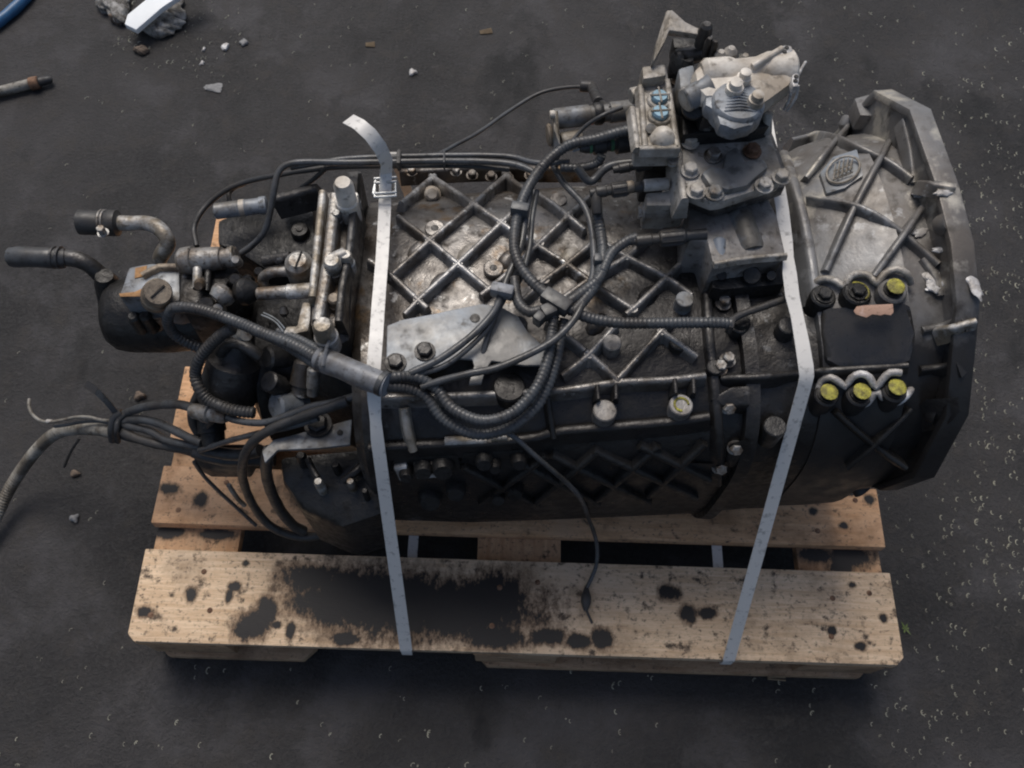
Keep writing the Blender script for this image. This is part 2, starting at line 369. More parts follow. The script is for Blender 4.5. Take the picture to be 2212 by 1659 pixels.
def loft(name, secs, mat, parent=None, label=None, N=48, body=True, lump=0.0, kind=None):
    """secs: (s, t-, t+, z-, z+, n) superellipse sections along the shaft"""
    bm = bmesh.new(); rings = []
    for (s, tm, tp, zm, zp, n) in secs:
        ring = []; zc = (zm + zp) / 2; tc = (tm + tp) / 2
        for k in range(N):
            th = 2 * pi * k / N; c, sn = cos(th), sin(th)
            x = math.copysign(abs(c) ** (2 / n), c) * (tp - tm) / 2; y = math.copysign(abs(sn) ** (2 / n), sn) * (zp - zm) / 2
            if sn > 0 and c > 0: y -= 0.30 * max(0, x - (tp - tm) * .18) * 1.0     # back shoulder falls away
            ring.append(bm.verts.new(G(s, tc + x, zc + y)))
        rings.append(ring)
    for A, B in zip(rings, rings[1:]):
        for k in range(N): bm.faces.new((A[k], A[(k + 1) % N], B[(k + 1) % N], B[k]))
    bm.faces.new(rings[0][::-1]); bm.faces.new(rings[-1])
    bmesh.ops.recalc_face_normals(bm, faces=bm.faces)
    if body: BODY.append(BVHTree.FromBMesh(bm))
    return fin(name, bm, mat, parent, label, kind, ang=40)
def arc(c, X, Y, r, a0, a1, n, off=None, z=None, sq=1.0):
    o = []
    for i in range(n + 1):
        a = a0 + (a1 - a0) * i / n; x, y = X + r * cos(a), Y + r * sin(a) * sq
        o.append(on(c, x, y, off) if z is None else at(c, x, y, z))
    return o

# ================================================================== GROUND
bm = bmesh.new(); bmesh.ops.create_grid(bm, x_segments=2, y_segments=2, size=30)
g = fin('ground', bm, 'ground', None, None, 'structure', smooth=False)

# scattered grit glints: curls shaped as camera-shake smears, nobody could count them
def chips():
    bm = bmesh.new(); rng = random.Random(3)
    def chip(p, s, th):
        n = 5; a0 = 1.2; r = s * .5; prev = None; wdt = s * rng.uniform(.06, .12)
        for i in range(n + 1):
            a = a0 + (pi * 1.25) * i / n
            c = Vector((cos(a) * r * .62, sin(a) * r, 0)); u = c.normalized() * wdt
            q = []
            for cc, zz in ((c - u, .0006), (c + u, .0006), (c, .0006 + wdt * 1.2)):
                x, y = cc.x * cos(th) - cc.y * sin(th), cc.x * sin(th) + cc.y * cos(th); q.append(bm.verts.new((p.x + x, p.y + y, zz)))
            if prev:
                for k in range(3): bm.faces.new((prev[k], prev[(k + 1) % 3], q[(k + 1) % 3], q[k]))
            prev = q
    def scatter(n, u0, u1, v0, v1, s0, s1, dens=lambda u, v: 1):
        k = 0
        while k < n:
            u, v = rng.uniform(u0, u1), rng.uniform(v0, v1); 
            if rng.random() > dens(u, v): k += .34; continue
            if rng.random() < .45:
                q = at('O', u, v, 0); z_ = rng.uniform(.0008, .0022); aa = rng.uniform(0, 6)
                v4 = [bm.verts.new((q.x + cos(aa + k * 2.1) * z_ * rng.uniform(.6, 1.3), q.y + sin(aa + k * 2.1) * z_ * rng.uniform(.6, 1.3), 0)) for k in range(3)] + [bm.verts.new((q.x, q.y, z_))]
                for f in ((0, 1, 3), (1, 2, 3), (2, 0, 3)): bm.faces.new([v4[x] for x in f])
            chip(at('O', u, v, 0) if rng.random() > .4 else at('O', u + 9, v + 5, 0), rng.uniform(s0, s1) * (1.5 if rng.random() < .1 else 1), rng.gauss(-.3, .35)); k += 1
    scatter(300, 2000, 2230, 150, 1400, .004, .0085, lambda u, v: min(1, max(.15, (u - 1960) / 170)) * (1 if 250 < v < 1350 else .35))
    scatter(110, 1880, 2230, 1050, 1659, .004, .007)
    scatter(210, 1500, 2212, 0, 500, .004, .0085)
    scatter(60, 400, 1400, 0, 330, .004, .0085)
    scatter(90, 240, 520, 0, 160, .004, .0085)
    scatter(60, 0, 2212, 1440, 1659, .004, .0085)
    scatter(40, 0, 420, 150, 1500, .004, .007)
    return fin('scattered_glint_grit', bm, 'chip', None, None, 'stuff', smooth=False)
o = chips(); o['label'] = 'pale curled flakes shaped as smeared glints of grit over the dark tarmac'; o['category'] = 'grit'

# ================================================================== PALLET
pal = thing('wooden_pallet', (.6, .4, 0), 'oil-stained wooden pallet lying on dark tarmac under the gearbox', 'pallet')
yb = [(0, .145), (.1865, .2865), (.3275, .4725), (.513, .613), (.655, .80)]
for i, (a, b) in enumerate(yb):
    box('deck_board', (0, a, .122), (1.2, b, .144), 'wood_near' if i == 0 else 'wood_second', pal, 'pale top board with large black oil stain' if i == 0 else None,
        bev=.0025, jit=.0012, chamfer=.012 if i == 0 else None)
for x in (0.0, .5275, 1.055):
    box('cross_board', (x + .004, .002, .100), (x + .141, .798, .1215), 'wood_cross', pal, bev=.002)
for x in (0.0, .5275, 1.055):
    for y in (0.0, .3275, .655):
        box('block', (x + .006, y + .004, .0225), (x + .139, y + .139 if y else .098, .0995), 'wood_block', pal, bev=.003)
xa, xb = at('K', 1130, 1060, .022).x, at('K', 1975, 1085, .022).x
for x0, x1, y0, y1 in ((.005, xa, 0, .1), (xb, 1.195, 0, .1), (.005, 1.195, .3275, .4725), (.005, 1.195, .7, .8)):
    box('bottom_board', (x0, y0 - .003, .001), (x1, y1, .022), 'wood_block', pal, 'front bottom board broken off short' if x1 == xa else None, bev=.003, chamfer=.02 if y0 == 0 else None)
nm = None
for (cx, cy) in [(.03, .04), (.1, .11), (.12, .05), (.56, .04), (.63, .11), (.57, .1), (1.09, .04), (1.16, .11), (1.1, .10), (.04, .21), (.11, .26), (1.09, .21), (1.16, .265), (.05, .37), (.1, .43)]:
    if nm is None:
        n0 = lathe('nail', Vector((cx, cy, .1435)), Vector((cx, cy, .1452)), [(0, .0045), (.6, .0045), (1, .003)], 'rusty', pal, seg=10); nm = n0.data
    else:
        c = n0.copy(); COL.objects.link(c); c.location = Vector((cx, cy, .1435)) - Vector(pal['wp']); c['wp'] = [cx, cy, .1435]

# ================================================================== GEARBOX
gb = thing('truck_gearbox', (GO.x - .55, GO.y - .04, .144), 'large grimy cast aluminium truck gearbox strapped on its pallet, ribbed case and round clutch housing', 'gearbox')
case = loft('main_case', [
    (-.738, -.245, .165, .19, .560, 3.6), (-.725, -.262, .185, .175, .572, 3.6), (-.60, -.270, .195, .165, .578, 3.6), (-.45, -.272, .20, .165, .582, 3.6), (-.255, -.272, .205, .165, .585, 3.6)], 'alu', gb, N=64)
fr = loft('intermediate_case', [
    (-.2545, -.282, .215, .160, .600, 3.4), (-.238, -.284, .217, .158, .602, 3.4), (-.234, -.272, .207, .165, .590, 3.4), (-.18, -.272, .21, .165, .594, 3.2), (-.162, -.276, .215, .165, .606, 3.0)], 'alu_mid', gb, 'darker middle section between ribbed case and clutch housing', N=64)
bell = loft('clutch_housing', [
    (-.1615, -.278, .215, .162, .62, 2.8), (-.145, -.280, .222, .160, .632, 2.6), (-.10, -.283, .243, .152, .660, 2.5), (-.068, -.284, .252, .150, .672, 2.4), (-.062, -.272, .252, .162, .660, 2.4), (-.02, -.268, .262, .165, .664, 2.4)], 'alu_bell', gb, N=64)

O_ = lambda *p: [(x, y, z) for x, y, z in p]
# ---- lattice ribs on the top of the case
OFF = 0.0
lat = [  # (crop, [(X,Y)...])
    ('O', [(864, 458), (936, 397)]), ('O', [(852, 604), (930, 533), (1023, 455), (1095, 392)]), ('O', [(905, 661), (990, 583), (1083, 495), (1130, 452)]),
    ('O', [(877, 690), (905, 661)]), ('O', [(1040, 650), (1100, 600), (1164, 539), (1226, 480), (1270, 440)]), ('O', [(1130, 660), (1176, 617), (1223, 583), (1275, 540)]),
    ('O', [(1215, 655), (1286, 606), (1351, 567), (1395, 525)]), ('O', [(1350, 690), (1364, 680), (1436, 611), (1500, 550)]), ('O', [(1331, 830), (1425, 727), (1450, 700)]), ('O', [(1215, 820), (1270, 777), (1330, 712)]),
    ('O', [(936, 397), (1023, 455), (1083, 495), (1130, 530)]), ('O', [(864, 483), (930, 533), (990, 583), (1058, 640)]), ('O', [(800, 575), (852, 611), (905, 661), (925, 678)]),
    ('O', [(1092, 392), (1123, 417), (1170, 439), (1226, 480), (1262, 510)]), ('O', [(1120, 512), (1158, 542), (1223, 583), (1290, 632), (1364, 680)]),
    ('O', [(1300, 535), (1351, 567), (1436, 611), (1490, 650)]), ('O', [(1261, 767), (1331, 830)]), ('O', [(1425, 727), (1500, 780)]), ('O', [(1180, 705), (1261, 767)]),
]
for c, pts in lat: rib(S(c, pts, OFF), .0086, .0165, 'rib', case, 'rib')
rib(S('O', [(800, 868), (900, 866), (1040, 862), (1210, 852), (1328, 836), (1441, 830), (1520, 821)], 0), .010, .016, 'rib', case, 'rib', 'long rib running lengthwise along the case edge')
rib(S('O', [(800, 972), (892, 966), (1052, 960), (1167, 948), (1210, 936), (1441, 917), (1530, 905)], 0), .012, .012, 'alu', case, 'rib')
rib(S('O', [(864, 380), (960, 374), (1064, 370), (1160, 372), (1300, 372)], 0), .010, .012, 'alu', case, 'rib')
for x in (1190, 1205): rib(S('O', [(1180, 858), (1186, 900), (1192, 940)], 0), .008, .014, 'alu', case, 'rib') if x == 1190 else None
rib(S('O', [(874, 880), (880, 925), (890, 965)], 0), .011, .016, 'alu_light', case, 'rib')
for (x, y) in [(930, 533), (1023, 455), (990, 583), (1083, 495), (905, 661), (1164, 539), (1226, 480), (1223, 583), (1176, 617), (1351, 567), (1286, 606), (1364, 680), (1436, 611), (1331, 830), (1425, 727), (1270, 777)]:
    p = on('O', x, y, 0); lathe('rib_node', p - UP * .01, p + UP * .0150, [(0, .014), (.5, .0092), (.8, .0078), (1, .0058)], 'rib', case, seg=14)
# side lattice facing down to the pallet, flank shade put into its oil black
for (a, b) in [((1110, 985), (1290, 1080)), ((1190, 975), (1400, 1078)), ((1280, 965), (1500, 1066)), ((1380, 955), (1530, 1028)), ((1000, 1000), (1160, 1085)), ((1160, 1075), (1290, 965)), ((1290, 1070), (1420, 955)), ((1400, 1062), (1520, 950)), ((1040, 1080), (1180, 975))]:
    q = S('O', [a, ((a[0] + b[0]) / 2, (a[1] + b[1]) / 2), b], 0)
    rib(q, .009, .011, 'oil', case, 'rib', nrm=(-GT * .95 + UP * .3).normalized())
# bosses and bolts on the case
def boss(c, X, Y, r, h, mat='alu', par=case, top=None, off=-.02, lab=None):
    p = on(c, X, Y, 0); q = at(c, X, Y, p.z + h); q0 = Vector((q.x, q.y, p.z + off))
    o = cyl('boss', q0, q, r, mat, par, lab, 24, .10)
    return o, q
for c, X, Y, r, h, mt in [('O', 1307, 886, .0145, .014, 'alu_grey'), ('O', 1472, 874, .0145, .014, 'alu_grey'), ('O', 1480, 645, .0115, .020, 'bluegrey'), ('O', 1323, 739, .0115, .018, 'alu_grey'),
                          ('O', 1703, 702, .012, .020, 'alu_mid'), ('O', 939, 492, .0135, .006, 'alu'), ('O', 1125, 487, .011, .012, 'alu'), ('O', 1469, 736, .013, .012, 'alu_mid'), ('O', 1066, 578, .013, .01, 'alu'),
                          ('O', 1206, 430, .012, .012, 'alu'), ('O', 1545, 792, .010, .012, 'alu_mid'), ('O', 1597, 702, .011, .006, 'alu_mid'), ('O', 1675, 920, .014, .02, 'oil'), ('O', 1100, 835, .02, .012, 'alu')]:
    b_, q = boss(c, X, Y, r, h, mt)
    if (X, Y) == (1472, 874):
        bm = bmesh.new(); sweep(bm, [q + Vector((cos(a) * .0085, sin(a) * .0085, .0004)) for a in [i * .25 for i in range(20)]], lambda i: .0016, 6); fin('paint_ring', bm, 'yellow', b_.parent, 'yellow paint ring on a round boss')
    if r in (.0135, .013, .011): cyl('bolt_hole', q - UP * .002, q + UP * .0006, r * .38, 'oil', case)
for c, X, Y in [('O', 1307, 886), ('O', 1472, 874)]:
    for dx in (-20, 20): rib([on(c, X + dx, Y - 45, .006), on(c, X + dx * .95, Y - 10, .012)], .006, .012, 'alu_mid', case, 'rib')
for (x, y) in [(1480, 655)]: pass
p = on('O', 933, 420, .0); lathe('breather_plug', Vector((p.x, p.y, p.z - .005)), at('O', 933, 418, p.z + .045), [(0, .012), (.35, .010), (.36, .013), (.55, .013), (.6, .0095), (.9, .0105), (1, .007)], 'cream', gb, 'pale breather plug standing on the ribbed case')
for (x, y) in [(890, 372), (985, 372), (1020, 380), (1061, 383), (1097, 385), (1145, 380)]:
    bolt(on('O', x, y, .008), .0065, .008, 'alu', gb)
for (x, y) in [(1011, 548), (1230, 556), (905, 540), (952, 610), (1098, 560), (1400, 640), (1290, 700)]:      # cast lumps in the pockets
    p = on('O', x, y, 0)
    d = (GA * .6 + GT * .7).normalized()
    lathe('cast_lug', p - d * .020 - UP * .004, p + d * .020 - UP * .004, [(0, .002), (.12, .008), (.35, .012), (.65, .012), (.88, .008), (1, .002)], 'alu_light' if y in (548, 556) else 'alu', case)

# blue-grey bracket plate lying across the case
zp = .607
pl = [(836, 703), (870, 690), (940, 677), (1040, 656), (1083, 662), (1120, 684), (1140, 716), (1176, 750), (1188, 788), (1133, 789), (1062, 779), (1048, 800), (1040, 828), (1012, 830), (1024, 790), (1020, 776), (988, 774), (955, 790), (905, 803), (880, 812), (866, 795), (846, 800), (834, 786)]
pb = prism('bracket_plate', P('O', [(x, y, zp) for x, y in pl]), .005, 'plate', gb, 'flat blue-grey bracket plate bolted across the case', .0015)
sl = at('O', 1026, 687, zp + .0004); lathe('slot_hole', sl, sl + UP * .0008, [(0, .0062), (1, .0058)], 'oil', pb)
for (x, y) in [(855, 785), (918, 760)]: bolt(at('O', x, y, zp), .0095, .009, 'alu_mid', gb)
for (x, y) in [(1150, 765), (1122, 700)]: cyl('spacer', at('O', x, y, .575), at('O', x, y, zp - .006), .010, 'alu_mid', gb)

# ---- vertical seam column
rib(S('O', [(1526, 640), (1530, 725), (1538, 800), (1546, 880), (1549, 960), (1546, 1040)], .0), .012, .010, 'alu_mid', fr, 'rib')
for (x, y) in [(1560, 660), (1552, 800), (1552, 1010), (1570, 880), (1569, 783), (1585, 968)]:
    p = on('O', x, y, .004); bolt(p, .0075, .012, 'steel', fr, axis=UP if y < 870 else (UP - GT).normalized())
rib(S('O', [(1560, 822), (1640, 819), (1722, 812), (1780, 806), (1960, 795)], 0), .008, .010, 'alu_mid', fr, 'rib')
prism('cast_shelf', [on('O', x, y, .016) for x, y in [(1476, 1008), (1530, 1010), (1580, 1006), (1560, 1030), (1480, 1042)]], .03, 'alu_mid', fr, None, .003)
prism('side_pad', [on('O', x, y, .012) for x, y in [(1530, 870), (1580, 842), (1616, 842), (1616, 884), (1560, 890)]], .03, 'alu_mid', fr, None, .004)
prism('side_pad', [on('O', x, y, .012) for x, y in [(1570, 965), (1605, 955), (1618, 962), (1618, 1000), (1564, 1000)]], .03, 'oil', fr, None, .004)

# ---- front-side window, lugs and blocks under the case edge
bx = [(1186, 862), (1330, 855), (1500, 848), (1505, 905), (1430, 914), (1200, 934)]
for i, (x0, x1, y) in enumerate([(850, 990, 1010), (1000, 1130, 1000)]):
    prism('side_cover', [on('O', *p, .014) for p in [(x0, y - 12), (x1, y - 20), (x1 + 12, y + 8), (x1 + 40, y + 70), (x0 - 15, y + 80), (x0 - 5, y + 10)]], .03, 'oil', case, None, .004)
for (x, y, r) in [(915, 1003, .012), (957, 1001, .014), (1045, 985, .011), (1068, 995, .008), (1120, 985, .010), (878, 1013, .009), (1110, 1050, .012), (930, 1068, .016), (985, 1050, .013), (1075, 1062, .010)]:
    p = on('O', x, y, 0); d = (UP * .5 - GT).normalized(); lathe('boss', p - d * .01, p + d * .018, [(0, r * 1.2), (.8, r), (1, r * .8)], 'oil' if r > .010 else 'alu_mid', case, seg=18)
for (x0, x1, y) in [(898, 968, 1008), (858, 884, 1013), (962, 1052, 958), (1062, 1096, 949)]:
    rib(S('O', [(x0, y), (x1, y - 3)], 0), .012, .012, 'bare', case, 'rib', 'bright scraped rib end on the case edge')

# ================= clutch housing details
rib(S('O', [(1690, 345), (1708, 400), (1728, 470), (1742, 540), (1752, 600), (1758, 660)], 0), .014, .014, 'alu_bell', bell, 'rib', 'curved band where the clutch housing begins')
for pts in ([(1704, 312), (1763, 300), (1822, 317), (1911, 357), (1965, 396)], [(1745, 437), (1822, 449), (1882, 470), (1950, 518), (2020, 578)],
            [(1947, 253), (1903, 339), (1840, 458), (1781, 589)], [(1845, 262), (1790, 325), (1738, 392)], [(1985, 458), (1940, 525), (1885, 601)],
            [(1800, 885), (1850, 930), (1900, 970), (1950, 1005)], [(1960, 880), (1900, 940), (1830, 1000)]):
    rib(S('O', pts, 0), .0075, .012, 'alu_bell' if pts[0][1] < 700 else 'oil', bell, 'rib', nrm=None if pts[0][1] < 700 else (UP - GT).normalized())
# cast emblem: lozenge with an oval
ez = on('O', 1816, 368, .004)
eb = prism('cast_emblem', [on('O', x, y, .006) for x, y in [(1768, 380), (1796, 345), (1848, 328), (1862, 384), (1822, 412), (1782, 424)]], .012, 'plate', gb, 'raised lozenge emblem with an oval ring cast into the housing', .002)
n = 28; ring = [on('O', 1817 + 38 * cos(a) * cos(-.5) - 26 * sin(a) * sin(-.5), 375 + 38 * cos(a) * sin(-.5) + 26 * sin(a) * cos(-.5), .0075) for a in [2 * pi * i / n for i in range(n + 1)]]
tube('emblem_ring', ring, .0016, 'alu_light', eb, seg=6)
for k in range(5): tube('emblem_line', [on('O', 1796 + k * 9, 396 - k * 5, .0072), on('O', 1801 + k * 9, 356 - k * 3 + abs(k - 2) * 3, .0072)], .0011, 'alu_light', eb, seg=5)
for k in range(3): tube('emblem_line', [on('O', 1796, 378 + k * 9, .0072), on('O', 1838, 362 + k * 9, .0072)], .0009, 'alu_light', eb, seg=5)
# flange ring: octagonal outline seen from its back, with a raised outer rim
FL = []
R0 = [(12, .272), (45, .306), (66, .304), (90, .281), (106, .284), (120, .288), (132, .285), (147, .298), (170, .293), (190, .275), (225, .270), (270, .270), (315, .270), (345, .262)]
def ringpt(s, ang, r):     # ang measured from the back (t+) up over the top
    a = radians(ang); return G(s, -.008 + r * cos(a), .425 + r * sin(a))
bm = bmesh.new(); rings = []
N_ = len(R0)
for s, k in ((-.030, .70), (-.018, .960), (-.024, .966), (-.024, 1.0), (.004, 1.0), (.006, .985), (.006, .82), (-.016, .70)): rings.append([bm.verts.new(ringpt(s, a, r * k)) for a, r in R0])
for A, B in zip(rings, rings[1:]):
    for k in range(N_): bm.faces.new((A[k], A[(k + 1) % N_], B[(k + 1) % N_], B[k]))
for k in range(N_): bm.faces.new((rings[-1][k], rings[-1][(k + 1) % N_], rings[0][(k + 1) % N_], rings[0][k]))
BODY.append(BVHTree.FromBMesh(bm))
fl = fin('bell_flange', bm, 'alu_bell', gb, 'angular rim of the clutch housing with scraped bright edges', bev=.0025)
# pockets and posts between housing wall and rim
for a in (28, 100, 150, 205, 232):
    lathe('flange_boss', ringpt(-.026, a, .262), ringpt(-.017, a, .274), [(0, .010), (.3, .013), (1, .014)], 'alu_bell', fl, seg=16)
def plate3(name, quad, d, mat, par, label=None, bev=.003):
    bm = bmesh.new(); t = [bm.verts.new(p) for p in quad]; b = [bm.verts.new(p + d) for p in quad]; n = len(quad)
    bm.faces.new(t); bm.faces.new(b[::-1])
    for i in range(n): bm.faces.new((t[i], b[i], b[(i + 1) % n], t[(i + 1) % n]))
    return fin(name, bm, mat, par, label, bev=bev)
# thick gusset panels that close the rim at the top back (upper corner) and the window frame
plate3('flange_web', P('O', [(1846, 212, .60), (1925, 190, .60), (2005, 232, .61), (1990, 240, .62), (1900, 250, .62), (1858, 248, .61)]), Vector((0, 0, -.03)), 'alu_bell', fl)
for pts, wd in (([(1985, 400), (2020, 402), (2062, 408)], .009), ([(1990, 716), (2040, 705), (2085, 690)], .008), ([(1985, 800), (2030, 795), (2075, 790)], .008), ([(1950, 262), (1965, 330), (1972, 398)], .007), ([(1992, 560), (2020, 600), (2030, 640)], .010)):
    rib(S('O', pts, .0), wd, .006, 'alu_bell', fl, 'web')
# scraped bright spots on the rim (real broken lumps of metal)
def lump(name, c, X, Y, rx, ry, h, mat, par, label=None, off=0, rot=0):
    p = on(c, X, Y, off); bm = bmesh.new(); bmesh.ops.create_icosphere(bm, subdivisions=3, radius=1)
    rg = random.Random(int(X * 7 + Y))
    for v in bm.verts:
        k = 1 + .22 * sin(v.co.x * 5 + rg.random() * .2) * cos(v.co.y * 6 + X); x, y = v.co.x * rx * k, v.co.y * ry * k
        v.co = Vector((p.x + x * cos(rot) - y * sin(rot), p.y + x * sin(rot) + y * cos(rot), p.z + v.co.z * h))
    return fin(name, bm, mat, par, label, ang=70)
for c, X, Y, rx, ry, r in [('D', 1455, 1170, .011, .006, .5), ('D', 1605, 1300, .011, .004, 0), ('D', 1455, 895, .010, .005, .2), ('D', 1620, 885, .011, .005, .2), ('D', 1570, 1490, .012, .016, .4), ('D', 1590, 1560, .016, .010, .3), ('H', 1310, 165, .011, .018, .2), ('H', 1580, 190, .007, .022, .3)]:
    lump('scraped_spot', c, X, Y, rx, ry, .0025, 'white_paint', fl, 'bright scraped patch of bare metal on the rim', .001, r)
rib(S('H', [(1330, 540), (1450, 500), (1590, 460)], .002), .008, .008, 'bare', fl, 'rib')
prism('side_lug', [on('H', *p, .018) for p in [(1215, 1010), (1440, 1000), (1460, 1100), (1400, 1160), (1240, 1190)]], .03, 'alu_mid', fl, 'square lug on the dark side of the rim', .005)
# bolt rows with yellow paint dabs
rows = [('H', 570, 268, .019, 0), ('H', 800, 245, .021, 1), ('H', 1040, 232, .021, 2), ('H', 590, 945, .018, 2), ('H', 812, 940, .019, 2), ('H', 1050, 912, .019, 2)]
for i, (c, X, Y, r, k) in enumerate(rows):
    p = on(c, X, Y, 0); q = at(c, X, Y, p.z + .007)
    cyl('bolt_seat', Vector((q.x, q.y, p.z - .03)), q, r * .82, 'oil' if i < 2 else 'alu_bell', bell)
    bo = bolt(q, .0088, .007, 'oil', gb, label='dark housing bolt with a yellow paint dab' if k else None)
    if k == 2: lathe('paint_dab', q + UP * .0078, q + UP * .0098, [(0, .0100), (.6, .0108), (1, .0090)], 'yellow', bo, seg=14)
    if k == 1:
        bm = bmesh.new(); sweep(bm, [q + Vector((cos(a) * .0125, sin(a) * .0125, .002)) for a in [-1 + i * .25 for i in range(13)]], lambda i: .0011, 6); fin('paint_dab', bm, 'yellow', bo)
def wave(y0, xs, mat, label):
    pts = []
    for (X, Y) in xs: pts.append(on('H', X, Y, .0085))
    return tube('scalloped_edge', pts, .0046, mat, bell, label, seg=8)
wave(0, [(470, 270), (500, 200), (570, 180), (640, 200), (690, 235), (730, 170), (800, 145), (870, 165), (910, 215), (960, 150), (1040, 115), (1110, 145), (1140, 210)], 'alu_light', 'scalloped edge around the upper bolt row')
wave(0, [(520, 930), (540, 870), (600, 845), (660, 880), (700, 910), (740, 850), (800, 822), (860, 845), (905, 915), (950, 860), (1000, 815), (1075, 815)], 'white_paint', 'bright scalloped edge above the lower bolt row')
wave(0, [(790, 1040), (850, 1015), (890, 960), (920, 945), (950, 980), (1000, 1020), (1060, 1010), (1110, 970), (1140, 930)], 'white_paint', 'bright scalloped edge below the lower bolt row')
# dark cover with its torn label
cv = prism('inspection_cover', [on('H', *p, .010) for p in [(540, 375), (1150, 345), (1175, 560), (1150, 735), (1040, 785), (680, 790), (570, 730), (530, 560)]], .03, 'gloss', gb, 'dark inspection cover between the two bolt rows', .008)
a_ = [(725, 440), (745, 410), (800, 402), (985, 394), (990, 450), (970, 470), (930, 462), (905, 470), (850, 462), (810, 484), (770, 472), (740, 462)]
prism('label', [on('H', *p, .023) for p in a_], .0012, 'label', cv, 'torn pink paper label', .0002)
lathe('case_port', on('O', 1597, 700, 0), on('O', 1597, 698, .01), [(0, .014), (1, .011)], 'oil', fr)

# ================= shift turret on top, back right
RS = .62
TZ = .70
tb = prism('turret_base', P('C', [(1395, 880, TZ), (1400, 1190, TZ), (1440, 1335, TZ), (1610, 1400, TZ), (1680, 1390, TZ), (2080, 1262, TZ), (2105, 1205, TZ), (1990, 860, TZ), (1930, 720, TZ), (1480, 720, TZ)]), .018, 'alu_light', gb, 'pale dusty base plate of the shift turret', .005)
prism('turret_gasket_flange', P('C', [(1375, 900, TZ - .020), (1385, 1200, TZ - .020), (1425, 1360, TZ - .020), (1640, 1440, TZ - .020), (2110, 1290, TZ - .020), (2130, 1200, TZ - .020), (2000, 850, TZ - .020), (1600, 800, TZ - .020)]), .02, 'alu_mid', gb, None, .004)
prism('raised_pad', P('C', [(1530, 1190, TZ + .010), (1590, 1140, TZ + .010), (1680, 1160, TZ + .010), (1700, 1050, TZ + .010), (1780, 1000, TZ + .010), (1830, 1110, TZ + .010), (1960, 1090, TZ + .010), (2000, 1150, TZ + .010), (1900, 1230, TZ + .010), (1850, 1280, TZ + .010), (1720, 1310, TZ + .010), (1590, 1280, TZ + .010)]), .014, 'plate', tb, 'smooth blue-grey raised pad', .005)
for X, Y, m_ in [(1610, 1082, 'steel'), (1880, 1050, 'rusty'), (1450, 1185, 'alu_light'), (1618, 1340, 'steel'), (1450, 985, 'cream'), (2080, 1230, 'alu_light'), (1960, 1290, 'alu_light'), (1490, 1330, 'alu_light')]:
    bolt(at('C', X, Y, TZ + .002), .0085, .009, m_, tb)
for X, Y in [(1330, 1120), (1345, 575), (1335, 960)]:
    cyl('collar_bolt', at('C', X, Y, .655), at('C', X, Y, .715), .0105, 'alu_light', gb); bolt(at('C', X, Y, .7155), .0070, .004, 'steel', gb, washer=False)
# lower body and open box toward the camera
prism('turret_body', P('M', [(810, 230, .655), (1500, 60, .655), (1640, 330, .655), (1720, 690, .655), (1040, 780, .655), (985, 555, .655), (815, 560, .655)]), .085, 'alu_grey', gb, 'grey turret body with rounded port', .006)
lathe('port_barrel', at('M', 1270, 300, .650), at('M', 1400, 665, .646), [(0, .020), (.1, .026), (.9, .027), (1, .024)], 'bluegrey', gb, 'blue-grey barrel in the turret body', seg=28)
lathe('port_barrel', at('M', 1090, 540, .652), at('M', 1110, 735, .646), [(0, .010), (.1, .014), (.9, .014), (1, .012)], 'bluegrey', gb, seg=20)
rib(P('M', [(1045, 775, .655), (1250, 740, .655), (1400, 720, .655), (1720, 694, .655)]), .005, .003, 'alu_light', gb, 'rib', sink=.004)
tf = prism('turret_foot', P('M', [(1020, 800, .618), (1715, 715, .618), (1720, 900, .618), (1700, 960, .618), (1120, 1010, .618), (1030, 990, .618)]), .03, 'oil', gb, 'black foot of the turret', .004)
for X in (1120, 1400, 1580): cyl('boss', at('M', X, 880, .60), at('M', X, 880, .632), .018 if X == 1400 else .010, 'oil', tf)
# valve block on the left
VZ = .735
vb = prism('valve_block', P('C', [(1118, 460, VZ), (1290, 440, VZ), (1330, 700, VZ), (1385, 1035, VZ), (1075, 1042, VZ), (1042, 740, VZ), (1110, 735, VZ), (1108, 560, VZ)]), .030, 'alu_light', gb, 'pale dusty valve block with two blue cross-head screws', .004)
prism('block_step', P('C', [(1120, 458, VZ + .016), (1280, 440, VZ + .016), (1290, 520, VZ + .016), (1128, 545, VZ + .016)]), .018, 'alu_light', vb, None, .003)
for pts in ([(1110, 600), (1140, 1020)], [(1290, 560), (1362, 1030)], [(1050, 750), (1088, 1035)], [(1100, 1034), (1376, 1026)]):
    rib(P('C', [(x, y, VZ) for x, y in pts]), .007, .004, 'alu_light', vb, 'rib', sink=.006)
for X, Y in ((1235, 697), (1240, 805)):
    p = at('C', X, Y, VZ)
    lathe('plug_seat', p - UP * .004, p + UP * .004, [(0, .024), (.8, .024), (1, .022)], 'alu_light', vb, seg=28)
    s_ = lathe('cross_head_screw', p + UP * .004, p + UP * .010, [(0, .0165), (.6, .0165), (1, .014)], 'blue_screw', vb, 'blue cross-head plug screw', seg=24)
    for ax in (Vector((1, .12, 0)), Vector((-.12, 1, 0))):
        ax.normalize(); tube('cross_slot', [p + UP * .0102 - ax * .012, p + UP * .0102 + ax * .012], .0022, 'alu_light', vb, seg=6)
p = at('C', 1262, 960, VZ); lathe('domed_cap', p - UP * .008, p + UP * .016, [(0, .026), (.4, .025), (.75, .018), (.93, .009), (1, .002)], 'cream', vb, 'cream domed cap', seg=28)
p = at('C', 1240, 615, VZ + .001); cyl('port_hole', p, p + UP * .001, .005, 'oil', vb)
cyl('side_plug', at('C', 1040, 665, .70), at('C', 1110, 650, .70), .0165, 'alu_light', vb)
cyl('side_plug', at('C', 1180, 890, VZ - .002), at('C', 1180, 888, VZ + .008), .010, 'alu_light', vb)
